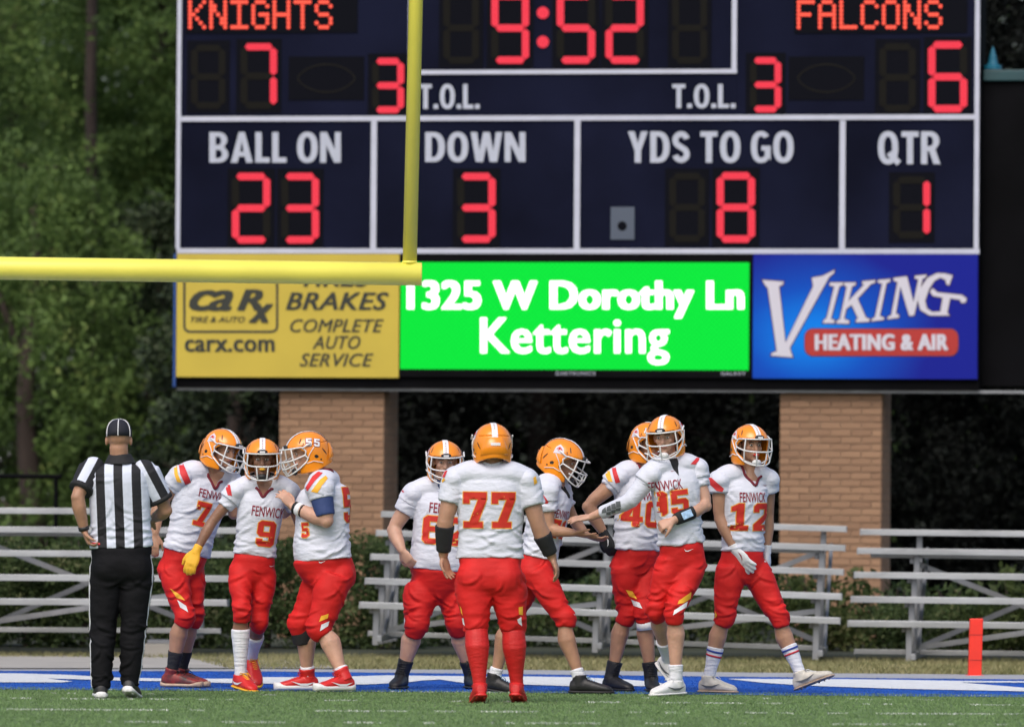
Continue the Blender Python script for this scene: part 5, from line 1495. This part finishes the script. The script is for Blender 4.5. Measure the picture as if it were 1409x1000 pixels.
    if P.get('kneeband'):
        sd = P['kneeband']; k, a = j['kn'+sd], j['an'+sd]; mb = MB(); mb.tube([k*.84+a*.16, k*.72+a*.28], [.064*lw, .0645*lw], 20, rnd=False); mb.obj('knee_band', 'print_white', root, smooth=True)
    # shoes
    for sd in 'RL':
        yaw_, pitch_ = P['ft'+sd][:2]; kit = P['ft'+sd][2] if len(P['ft'+sd]) > 2 else P['shoe']
        kit = dict(kit); hi = kit.pop('high', 0); put_shoe(root, j['an'+sd], yaw_, pitch_, kit)
        if hi:
            a = j['an'+sd]; dn = norm(a-j['kn'+sd]); ff = V(math.sin(math.radians(yaw_)), -math.cos(math.radians(yaw_)), 0)
            mb = MB(); mb.tube([a+dn*.03, a-dn*.03, a-dn*hi*.6, a-dn*hi], [.049, .049, .052, .056], 18, rnd=False)
            bo = link('boot_collar', remesh(mb, 'boot_collar', kit['up_m'], .007, 2, lambda q: .004*(vnoise(q*V(14, 14, 50), 3)-.5)), root)
            mb = MB(); sx = np.cross(ff, V(0, 0, 1))
            for q_ in np.arange(.0, hi-.01, .017): c_ = a-dn*q_+ff*.050; mb.tube([c_-sx*.022, c_+ff*.004, c_+sx*.022-dn*.006], .003, 5)
            c_ = a-dn*(hi-.02)+ff*.05; mb.tube([c_, c_+sx*.03+ff*.012+dn*.01, c_+sx*.035+dn*.04], .003, 5)
            mb.obj('boot_laces', kit['lace_m'], bo, smooth=True, kind='stuff')
    # helmet
    if P.get('helmet', True):
        hm = make_helmet(root, hp(0, -.004, .0), hf, rl, P.get('mask', 'full'), P.get('strap', 'mask_white'), P.get('mark', 'crest'))
    # prints
    def anchor(px, py, bv):
        r = ray(px, py); h = bv.ray_cast(Vector(CP-base), Vector(r), 200)
        return np.array(h[0]) if h[0] is not None else at(px, py, D0)-base
    toC = -viewdir
    for pr_ in P.get('prints', []):
        kd = pr_[0]
        if kd in ('num', 'word'):
            _, tx, px, py, hpx, side, wide = pr_[:7]; tilt_ = math.radians(pr_[7]) if len(pr_) > 7 else 0
            nrm_ = fS if side == 'front' else -fS
            if side == 'half': nrm_ = norm(fS+toC)
            if side == 'backhalf': nrm_ = norm(-fS*.5+toC)
            u_ = norm(up-nrm_*np.dot(up, nrm_)); x_ = np.cross(u_, nrm_)
            u2, x2 = u_*math.cos(tilt_)-x_*math.sin(tilt_), x_*math.cos(tilt_)+u_*math.sin(tilt_)
            o_ = anchor(px, py, JBV); h_ = hpx/s0
            if kd == 'num':
                for g_, mm, of in ((.0055, 'print_gold', .0025), (0, 'print_red', .0045)):
                    for loops in number2d(tx, h_, wide, g_): conform(poly_mesh2d(loops), o_, x2, u2, nrm_, JBV, of, .018, 'jersey_number', mm, jo)
            else:
                wd = wide/s0; pf = fit2d(text2d(tx, .012, 0, 1.0), -wd/2, -h_/2, wd/2, h_/2)
                conform(pf, o_, x2, u2, nrm_, JBV, .003, .03, 'jersey_lettering', 'print_maroon', jo)
        elif kd == 'poly':
            _, tgt, pts_, mm, nm = pr_; bv = JBV if tgt == 'j' else PBV
            cx = sum(p[0] for p in pts_)/len(pts_); cy = sum(p[1] for p in pts_)/len(pts_); o_ = anchor(cx, cy, bv)
            d_ = np.dot(o_+base-CP, FW)
            q = [((x-cx)*d_/FPX, -(y-cy)*d_/FPX) for x, y in pts_]
            conform(poly_mesh2d([q]), o_, RT, UP, toC, bv, .0035, .008 if nm == 'tick_mark' else .015, nm, mm, jo if tgt == 'j' else po)
    if P.get('after'): P['after'](root, j, dict(up=up, fS=fS, rS=rS, fH=fH, rH=rH, hp=hp, HX=HX, toC=toC, base=base, JBV=JBV, PBV=PBV, jo=jo, po=po, anchor=anchor, Pc=Pc, T=T))
    return root
mm_grey = 'grey_print'
def sw(x, y, k=1, f=1):    # small tick mark, photo pixels
    return [(x-6*k*f, y-2*k), (x-4.5*k*f, y+1.3*k), (x-1*k*f, y+1.6*k), (x+6.5*k*f, y-2.2*k), (x-1.5*k*f, y+.1*k), (x-4*k*f, y-.2*k)]
KR = dict(up_m='shoe_red', sole_m='shoe_white', lace_m='shoe_red', collar=.10, accent='print_white', high=.062, sh=.046)
mat('shoe_worn', (.34, .03, .025), .5, bump=.3, bscale=30, col2=(.05, .03, .03), vscale=14)
mat('shoe_tan', (.45, .33, .24), .6, var=.2, vscale=20)
KRW = dict(up_m='shoe_worn', sole_m='shoe_tan', lace_m='black_rubber', collar=.10, high=.04, sh=.032)
KRY = dict(up_m='shoe_red', sole_m='glove_yellow', lace_m='glove_yellow', collar=.10, accent='print_white')
KB = dict(up_m='shoe_black', sole_m='shoe_black', lace_m='shoe_black', collar=.11, high=.115)
KBL = dict(up_m='shoe_black', sole_m='shoe_black', lace_m='band_blue', collar=.13)
KW = dict(up_m='shoe_white', sole_m='shoe_white', lace_m='shoe_white', collar=.10, accent='grey_print')
KO = dict(up_m='shoe_offwhite', sole_m='shoe_tan', lace_m='shoe_white', collar=.12, sh=.02, accent='grey_print')
KRR = dict(up_m='sock_red', sole_m='shoe_red', lace_m='shoe_red', collar=.10)
KREF = dict(up_m='shoe_black', sole_m='shoe_white', lace_m='shoe_white', collar=.10, sh=.034)
GROUP = 'football players gathered after the play'

# -- referee, seen from behind
def ref_after(root, j, c):
    hp, HX = c['hp'], c['HX']
    cap = MB(); rings = []
    R = lambda t, r, z: [hp(r[0]*math.cos(a), -.006+r[1]*math.sin(a), z) for a in np.linspace(0, 2*math.pi, 32, endpoint=False)]
    for z, k in ((.018, 1.0), (.05, 1.0), (.08, .93), (.105, .78), (.122, .55), (.131, .28), (.134, .05)): rings.append(R(0, (.086*k, .105*k), z))
    cap.loft(rings); co = cap.obj('cap', 'navy_cap', root, smooth=True)
    for a0 in (90, 150, 30, -30, -90, 210):
        mb = MB(); a = math.radians(a0); P_ = [hp(.087*k*math.cos(a), -.006+.106*k*math.sin(a), z+.001) for z, k in ((.018, 1.0), (.05, 1.0), (.08, .93), (.105, .78), (.122, .55), (.1325, .1))]
        mb.tube(P_, .0032, 6); mb.obj('cap_piping', 'print_white', co, smooth=True)
    mb = MB(); mb.box(hp(0, .115, .02), (.13, .07, .008), HX); mb.obj('cap_brim', 'navy_cap', co)
    for sd, sg in (('R', 1), ('L', -1)):      # white piping down the outside of each trouser leg
        h, k, a = j['hip'+sd]+c['up']*.07, j['kn'+sd], j['an'+sd]; mb = MB(); P_ = []
        for t in np.linspace(0, 1, 40):
            p = h*(1-t*2)+k*t*2 if t < .5 else k*(2-2*t)+(a+norm(a-k)*.02)*(2*t-1)
            for wd in (-.012, .012):
                dr = norm(c['rH']*sg*1.0+c['toC']*(.42+wd*9)); q = p+V(0, 0, 0)
                hit = c['PBV'].ray_cast(Vector(q+dr*.35), Vector(-dr), .5)
                P_.append(np.array(hit[0])+np.array(hit[1])*.003 if hit[0] is not None else q+dr*.09)
        mb.add(P_, [(2*i, 2*i+1, 2*i+3, 2*i+2) for i in range(39)]); mb.obj('trouser_stripe', 'print_white', c['po'], smooth=True)
    nk = j['neck']; mb = MB(); mb.tube([nk-c['up']*.045, nk-c['up']*.01, nk+c['up']*.022], [.112, .088, .074], 24, rnd=False); link('neck_band', remesh(mb, 'neck_band', 'black_cloth', .008, 4), root)
    e, w = j['elL'], j['wrL']; d = norm(w-e); mb = MB(); mb.tube([w-d*.030, w-d*.004], [.036, .036], 16, rnd=False); mb.obj('wristwatch', 'black_rubber', root, smooth=True)
    mb = MB(); q = w+V(.055, -.02, -.085); mb.tube([q, q+V(.05, -.01, .0)], [.009, .010], 8); mb.tube([q+V(-.02, 0, -.0), q], [.005, .009], 8); mb.obj('red_whistle', 'whistle_red', root, smooth=True)
    q = c['Pc']+c['up']*c['T']*.19+c['rS']*.165; mb = MB(); mb.box(q, (.03, .07, .055)); mb.obj('belt_pouch', 'black_rubber', root, bevel=.006)
figure(dict(s=210, label='referee in a black and white striped shirt seen from behind, one hand at his hip', skin='skin_tan', helmet=False, hair=False,
  head=(163.5, 604.5, 0), hy=180, hp=-4, neck=(165, 629, 0), shR=(201, 649, 0), shL=(126, 646, 0), elR=(229, 702, -.05), elL=(106, 684, .10), wrR=(210, 714, -.24), wrL=(116, 730, .06),
  hipR=(190, 778, 0), hipL=(146, 778, 0), knR=(184, 862, 0), knL=(142, 862, 0), anR=(179, 940, .02), anL=(139, 940, .06), ftR=(172, -12, KREF), ftL=(185, 0, KREF), azR=.12,
  W=dict(ch=.198, wa=.188, hip=.205, belly=.03, dp=1.12, hemt=.19, glute=.115), bulk=1.05, arm=.96, leg=1.08, thigh=1.08, pants='pants_black', long=True, jersey='shirt_stripes', padded=False, sleeve=.74, slw=1.12, colm='black_cloth', vneck=False, col=.070, cold=.03,
  handR=dict(n=(0, 1, 0), t=1), handL=dict(d=(.35, -.1, -.9), n=(1, 0, .2), t=1, curl=.75), after=ref_after,
  ))

# -- player half hidden at far left
figure(dict(s=197.5, label='player leaning in behind number 9, gold and red shoulder stripes, black socks', group=GROUP, skin='skin_tan', mask='full', strap='mask_white',
  head=(306, 618, .05), hy=48, hp=-14, hr=6, neck=(290, 652, 0), shR=(250, 656, .10), shL=(315, 662, -.08), elR=(217, 697, .02), elL=(322, 706, -.12), wrR=(213, 735, .08), wrL=(338, 696, -.2),
  hipR=(236, 782, .06), hipL=(262, 782, -.06), knR=(254, 846, .12), knL=(266, 846, -.05), anR=(236, 922, .06), anL=(249, 920, -.12), ftR=(68, 0, KRW), ftL=(60, 0, KRW),
  kfR=(.6, -.7, 0), kfL=(.6, -.7, 0), W=dict(ch=.195, wa=.165, hip=.165, belly=.015), bulk=1.0, arm=1.05, sleeve=.38, colm='collar_maroon', sock=('sock_black', .62, 1.0),
  handR=dict(n=(0, 1, 0), t=1), handL=dict(n=(0, 1, 0), t=-1), hem=.07,
  prints=[('num', '7', 278, 707, 33, 'front', 1.0), ('word', 'FENWICK', 296, 682, 11.5, 'front', 50),
   ('poly', 'j', [(245.5, 636), (251, 635), (263, 664), (255, 666.5), (248, 652)], 'stripe_red', 'shoulder_stripe'), ('poly', 'j', [(239.5, 640), (243, 637.5), (245, 652), (250, 664), (243.5, 662.5), (240, 652)], 'stripe_gold', 'shoulder_stripe'),
   ('poly', 'p', [(234, 809), (248, 818), (255, 826), (243, 822)], 'stripe_gold', 'knee_flash'), ('poly', 'p', [(244, 825), (256, 833), (259, 842), (248, 835)], 'print_white', 'knee_flash')]))

# -- number 9
figure(dict(s=200, label='number 9 player facing the camera with a yellow glove, held by a teammate', group=GROUP, skin='skin_brown', mask='pair', strap='black_rubber', guard='stripe_gold',
  head=(361, 631, .03), hy=2, hp=-6, neck=(361, 666, 0), shR=(326, 676, .04), shL=(397, 676, -.02), elR=(290, 720, .06), elL=(415, 728, -.12), wrR=(270, 758, .10), wrL=(424, 762, -.25),
  hipR=(331, 782, .02), hipL=(364, 785, -.02), knR=(332, 838, .14), knL=(357, 852, .0), anR=(331, 921, .10), anL=(346, 905, -.30), plantL=False, ftR=(28, -6, KRY), ftL=(20, -34, KRY), azR=.105,
  W=dict(ch=.155, wa=.138, hip=.150, belly=.0, dp=.92), pad=.080, bulk=.9, arm=.92, leg=1.0, thigh=1.0, sleeve=.48, sockR=('sock_white', .30, 1.05), sockL=('sock_white', .42, 1.05),
  handR=dict(d=(-.35, -.15, -.95), n=(.3, .95, 0), t=-1, curl=.28, glove='glove_yellow', size=1.08), handL=dict(n=(0, 1, 0), t=-1),
  prints=[('num', '9', 366, 734, 35, 'front', 1.12), ('word', 'FENWICK', 370, 704.5, 14, 'front', 47),
   ('poly', 'j', [(312, 665), (316, 663), (319.5, 682), (313.5, 681), (311, 673)], 'stripe_red', 'shoulder_stripe'), ('poly', 'p', sw(374, 778.5, .6), 'print_white', 'tick_mark'), ('poly', 'p', [(311, 818), (314, 820), (320, 834), (316, 831)], 'stripe_gold', 'knee_flash')]))

# -- number 55, side on
figure(dict(s=201, label='heavy number 55 player side on with a blue undersleeve, hand on a teammate', group=GROUP, skin='skin_light', mask='full', strap='black_rubber', mark='55', guard='print_red',
  head=(423, 622, .0), hy=-76, hp=-12, hr=0, neck=(442, 655, 0), shR=(447, 668, -.20), shL=(440, 671, .20), elR=(420, 706, -.34), elL=(449, 716, .24), wrR=(402, 702, -.4), wrL=(403, 697, .10),
  hipR=(447, 790, -.09), hipL=(461, 792, .10), knR=(414, 856, -.08), knL=(440, 862, .14), anR=(424, 926, -.15), anL=(474, 926, .22), ftR=(-78, 0, KR), ftL=(-60, 0, KR), azL=.105,
  kfR=(-1, -.2, 0), kfL=(-1, -.3, 0), W=dict(ch=.185, wa=.155, hip=.165, belly=.07, dp=1.42, glute=.105), bulk=1.08, arm=1.15, leg=1.02, thigh=1.12, pad=.085, sleeve=.30, sleeveL=.30, hem=.075, curve=.0,
  sockR=('sock_white', .80, 1.1), sockL=('sock_white', .80, 1.1), kneepad='R', extras=[('band', 'L', .1, .86, .082, .068, 'blue_sleeve', 'undersleeve'), ('band', 'L', 1.66, 1.73, .049, .048, 'black_cloth', 'wristband_edge'), ('band', 'L', 1.73, 1.88, .049, .046, 'print_white', 'wristband'), ('band', 'L', 1.88, 1.96, .046, .044, 'black_cloth', 'wristband_edge')],
  handR=dict(n=(0, 1, 0), t=1), handL=dict(d=(-.60, -.0, .75), n=(-.5, .85, -.3), t=-1, curl=.42, spread=.3),
  prints=[('num', '5', 480, 694, 48, 'backhalf', .80), ('num', '5', 420, 729, 20, 'half', .8),
   ('poly', 'j', [(419, 673.5), (430, 655), (438, 648.5), (444, 650.5), (433, 662), (423.5, 675)], 'stripe_red', 'shoulder_stripe'), ('poly', 'j', [(428, 676), (440, 660), (448, 654), (451, 658), (443, 668), (437, 678)], 'stripe_gold', 'shoulder_stripe'),
   ('poly', 'p', sw(443, 773, .8), 'print_white', 'tick_mark'), ('poly', 'p', [(439, 855), (442, 847), (452, 844), (451, 850)], 'stripe_gold', 'knee_flash'), ('poly', 'p', [(440, 868), (442, 859), (453, 854), (451, 861)], 'print_white', 'knee_flash')]))

# -- stocky player behind 77
figure(dict(s=197.5, label='stocky player in black high-top cleats, partly hidden behind number 77', group=GROUP, skin='skin_light', mask='bars', strap='black_rubber',
  head=(612, 634, .04), hy=4, hp=-10, neck=(611, 668, 0), shR=(571, 679, .03), shL=(655, 679, .0), elR=(541, 729, .02), elL=(672, 728, .05), wrR=(553, 757, .14), wrL=(668, 762, .10),
  hipR=(580, 806, .03), hipL=(624, 806, -.03), knR=(573, 858, .10), knL=(629, 856, .02), anR=(553, 925, .04), anL=(648, 925, -.08), ftR=(-14, 0, KB), ftL=(18, 0, KB),
  W=dict(ch=.205, wa=.195, hip=.195, belly=.06, dp=1.12), bulk=1.1, arm=1.02, leg=1.0, thigh=1.14, pad=.088, sleeve=.52, colm='jersey_white', openm='blue_sleeve',
  handR=dict(d=(.55, -.2, -.8), n=(.3, .9, .3), t=-1, curl=.5), handL=dict(n=(0, 1, 0), t=1),
  prints=[('num', '62', 612, 730, 38, 'front', 1.1), ('word', 'FENWICK', 618, 700, 14, 'front', 54),
   ('poly', 'j', [(548, 662), (552, 661), (554, 672), (556.5, 677.5), (551, 676), (547.5, 671)], 'stripe_red', 'shoulder_stripe'), ('poly', 'p', [(554, 840), (558, 853), (556.5, 861), (553.5, 850)], 'print_white', 'knee_flash')]))

# -- number 77 from behind
figure(dict(s=212, label='number 77 player seen from behind in red socks, black bands on both forearms', group=GROUP, skin='skin_tan', mask='full', strap='mask_white',
  head=(677.5, 612, 0), hy=187, hp=-4, neck=(677, 645, 0), shR=(723, 661, 0), shL=(628, 659, 0), elR=(741, 724, .03), elL=(612, 718, .03), wrR=(760, 767, -.03), wrL=(610, 765, -.03),
  hipR=(697, 792, 0), hipL=(651, 792, 0), knR=(706, 862, -.02), knL=(655, 862, .04), anR=(711, 945, -.06), anL=(660, 946, .08), ftR=(172, -14, KRR), ftL=(188, -14, KRR), azR=.12, azL=.12,
  W=dict(ch=.215, wa=.196, hip=.205, belly=.03, dp=1.1, glute=.125), bulk=1.1, arm=1.10, leg=1.02, thigh=1.14, pad=.090, sleeve=.56, sock=('sock_red', .06, 1.02), hem=.045, colm='jersey_white', vneck=False,
  extras=[('band', 'R', 1.26, 1.88, .063, .047, 'black_cloth', 'forearm_band'), ('band', 'L', 1.10, 1.86, .066, .048, 'black_cloth', 'forearm_band')],
  handR=dict(d=(.35, -.1, -.9), n=(-1, .2, 0), t=1, curl=.4), handL=dict(d=(.25, 0, -.95), n=(.7, -.6, 0), t=1, curl=.28, spread=.25),
  prints=[('num', '77', 673, 701.5, 49, 'back', 1.02), ('poly', 'j', [(609, 656), (612.5, 648), (616, 647), (612, 657)], 'stripe_red', 'shoulder_stripe'), ('poly', 'j', [(608, 661), (611, 657), (613, 660), (609, 664)], 'stripe_gold', 'shoulder_stripe'),
   ('poly', 'j', [(733.5, 657), (737, 655), (739, 664), (735, 667)], 'stripe_gold', 'shoulder_stripe'),
   ('poly', 'p', [(713.5, 835), (719, 834), (719, 846), (714, 845)], 'stripe_gold', 'knee_flash'), ('poly', 'p', [(711.5, 852), (717, 848.5), (718, 861), (713, 857)], 'print_white', 'knee_flash'),
   ('poly', 'p', [(633, 833), (635, 836), (637, 846), (635, 843)], 'stripe_gold', 'knee_flash'), ('poly', 'p', [(636, 850), (638, 850), (640, 861), (637.5, 858)], 'print_white', 'knee_flash')]))

# -- player slapping hands
figure(dict(s=201, label='player looking down to the right, reaching out an open hand to a teammate', group=GROUP, skin='skin_tan', mask='full', strap='black_rubber',
  head=(774, 632, .0), hy=74, hp=-22, neck=(759, 663, 0), shR=(752, 674, .17), shL=(768, 672, -.17), elR=(756, 729, .18), elL=(790, 716, -.26), wrR=(790, 733, .20), wrL=(806, 735, -.12),
  hipR=(738, 786, .09), hipL=(730, 786, -.10), knR=(776, 850, .14), knL=(706, 850, -.10), anR=(798, 929, .16), anL=(680, 926, -.14), ftR=(80, 0, KBL), ftL=(72, -8, KBL),
  kfR=(1, -.2, 0), kfL=(1, -.2, 0), W=dict(ch=.165, wa=.135, hip=.150, belly=.01, dp=1.08), bulk=.96, arm=.95, leg=1.02, thigh=1.05, pad=.075, sleeve=.55, hem=.06, colm='black_cloth',
  sock=('sock_white', .82, 1.1), handR=dict(d=(.95, -.1, -.2), n=(0, .3, .95), t=1, curl=.12, spread=.42), handL=dict(d=(.8, 0, -.3), n=(0, .3, .9), t=-1),
  prints=[('word', 'FENWICK', 776, 708, 12, 'half', 34), ('num', '71', 770, 728, 25, 'half', .8),
   ('poly', 'j', [(733, 671), (738, 668), (755, 690), (753, 692.5), (746, 692), (738, 682)], 'stripe_red', 'shoulder_stripe'), ('poly', 'p', sw(792, 845, .5), 'print_white', 'tick_mark')]))

# -- number 40, behind
figure(dict(s=198.5, label='player in a black glove, number 40, turned behind the player with the silver sleeve', group=GROUP, skin='skin_tan', mask='full', strap='stripe_gold',
  head=(893, 609, .0), hy=38, hp=-8, neck=(884, 642, 0), shR=(852, 657, .07), shL=(912, 657, -.08), elR=(809, 697, .08), elL=(935, 700, -.15), wrR=(832, 735, .08), wrL=(925, 740, -.1),
  hipR=(859, 778, .06), hipL=(889, 778, -.06), knR=(862, 842, .02), knL=(886, 840, .10), anR=(841, 927, .0), anL=(896, 925, .08), ftR=(38, 0, KB), ftL=(5, 0, KB),
  kfR=(.5, -.8, 0), kfL=(.3, -.9, 0), W=dict(ch=.180, wa=.165, hip=.168, belly=.02), bulk=1.0, arm=1.05, leg=.98, thigh=1.05, pad=.086, sleeve=.36, hem=.085,
  sock=('sock_white', .80, 1.12), kneeband='L', handR=dict(d=(.35, -.1, -.95), n=(.5, .8, 0), t=-1, curl=.5, glove='black_cloth', size=1.12, mark='print_white'), handL=dict(n=(0, 1, 0), t=1),
  prints=[('num', '40', 886, 707, 35, 'front', 1.08), ('word', 'FENWICK', 893, 683, 11, 'front', 46),
   ('poly', 'j', [(841, 634), (845, 633), (848.5, 648), (853.5, 663), (847, 664.5), (843, 650)], 'stripe_red', 'shoulder_stripe'), ('poly', 'j', [(833, 642), (837.5, 638), (839.5, 650), (843, 663), (837, 662), (833.5, 654)], 'stripe_gold', 'shoulder_stripe'),
   ('poly', 'p', [(861, 811), (870, 813), (877, 824), (866, 820)], 'stripe_gold', 'knee_flash'), ('poly', 'p', [(868, 824), (880, 829), (884, 837), (872, 833)], 'print_white', 'knee_flash')]))

# -- number 85 in front
def p45_after(root, j, c):
    e, w = j['elL'], j['wrL']; d = norm(w-e); toC = c['toC']; uy = norm(np.cross(toC, d)); c0 = e*.33+w*.67
    mb = MB(); n2 = norm(toC-d*np.dot(toC, d)); mb.box(c0+n2*.043, (.085, .052, .006), [d, uy, n2]); mb.obj('play_card_window', 'band_blue', root, bevel=.004)
figure(dict(s=202.5, label='tallest player with a silver patterned arm sleeve and a blue wrist play card', group=GROUP, skin='skin_light', mask='centre', strap='mask_white',
  head=(916, 600, .02), hy=-14, hp=-10, hr=-4, neck=(919, 638, 0), shR=(897, 652, .10), shL=(957, 645, -.02), elR=(866, 690, .12), elL=(972, 696, .04), wrR=(813, 711, -.06), wrL=(926, 716, .20),
  hipR=(923, 770, .04), hipL=(955, 770, -.02), knR=(902, 838, .02), knL=(928, 840, .14), anR=(920, 908, -.40), anL=(930, 928, .10), plantR=False, ftR=(40, -38, KW), ftL=(-48, -2, KW), azL=.10,
  kfL=(-.3, -.9, 0), kfR=(-.1, -1, 0), W=dict(ch=.165, wa=.148, hip=.160, belly=.0), bulk=.96, arm=.98, leg=1.02, thigh=1.03, pad=.082, sleeve=.50, sleeveR=.4, colm='black_cloth',
  sockR=('sock_white', .62, 1.08), sockL=('sock_white', .76, 1.12), openm='black_cloth', vs=.6, extras=[('comp', 'R', .15, 1.72, .070, .043, 'jersey_white', 'compression_sleeve'), ('band', 'L', 1.42, 1.92, .050, .041, 'black_cloth', 'play_card_band')],
  handR=dict(d=(-.97, .1, -.12), n=(.1, .4, -.9), t=-1, curl=.15, spread=.3), handL=dict(d=(-.85, -.2, -.35), n=(.1, .7, -.5), t=1, curl=1.15), after=p45_after,
  prints=[('num', '85', 921, 692, 33, 'front', 1.12), ('word', 'FENWICK', 916, 668, 14, 'front', 46),
   ('poly', 'j', [(950, 638.5), (960, 628), (963, 618.5), (968.5, 619.5), (967, 627), (957, 639)], 'stripe_red', 'shoulder_stripe'), ('poly', 'j', [(970, 624), (973.5, 622), (975.5, 628), (972, 634.5), (968, 634)], 'stripe_gold', 'shoulder_stripe'),
   ('poly', 'j', sw(925.5, 648, .5), 'print_maroon', 'tick_mark'), ('poly', 'p', sw(947.5, 757, 1.0), 'print_white', 'tick_mark'),
   ('poly', 'p', [(932, 831), (934, 826), (951, 814), (950, 823), (941, 829)], 'stripe_gold', 'knee_flash'), ('poly', 'p', [(926, 846), (928, 839), (946, 827), (944, 835)], 'print_white', 'knee_flash')]))

# -- number 12
figure(dict(s=199.6, label='number 12 player striding off to the right with white gloves and striped socks', group=GROUP, skin='skin_tan', mask='pair', strap='mask_white', guard='print_red',
  head=(1032, 612, .02), hy=24, hp=-4, neck=(1031, 649, 0), shR=(990, 662, .07), shL=(1056, 660, -.06), elR=(990, 714, .08), elL=(1057, 714, -.12), wrR=(1012, 757, .12), wrL=(1055, 758, -.12),
  hipR=(1005, 780, .05), hipL=(1037, 780, -.05), knR=(997, 846, .06), knL=(1071, 848, .02), anR=(975, 931, .02), anL=(1102, 928, .04), plantL=False, ftR=(55, 0, KO), ftL=(62, 20, KO),
  kfR=(.5, -.85, 0), kfL=(.6, -.75, 0), W=dict(ch=.160, wa=.140, hip=.160, belly=.0), bulk=.95, arm=.98, leg=1.03, thigh=1.08, pad=.080, sleeve=.32, openm='ad_letter', colm='collar_maroon', hem=.07,
  sock=('sock_white', .50, 1.0, ((.56, 'sock_blue_stripe'), (.63, 'sock_red_stripe'))),
  handR=dict(d=(.62, -.1, -.78), n=(.5, .8, .3), t=-1, curl=.18, glove='glove_white', size=1.18, mark='print_maroon', spread=.2), handL=dict(d=(.1, 0, -1), n=(-.8, .3, 0), t=1, glove='glove_white'),
  prints=[('num', '12', 1034, 711, 37, 'front', 1.12), ('word', 'FENWICK', 1037, 684, 13.5, 'front', 40),
   ('poly', 'j', [(975.5, 657), (979, 657), (996, 672), (994, 676.5), (986, 675), (976, 665)], 'stripe_red', 'shoulder_stripe'), ('poly', 'j', sw(1053, 667.5, .5), 'print_maroon', 'tick_mark'), ('poly', 'p', sw(1055, 772, .7), 'print_white', 'tick_mark'),
   ('poly', 'p', [(978.5, 830), (981, 832), (987, 846), (984, 851), (980, 842)], 'stripe_gold', 'knee_flash')]))
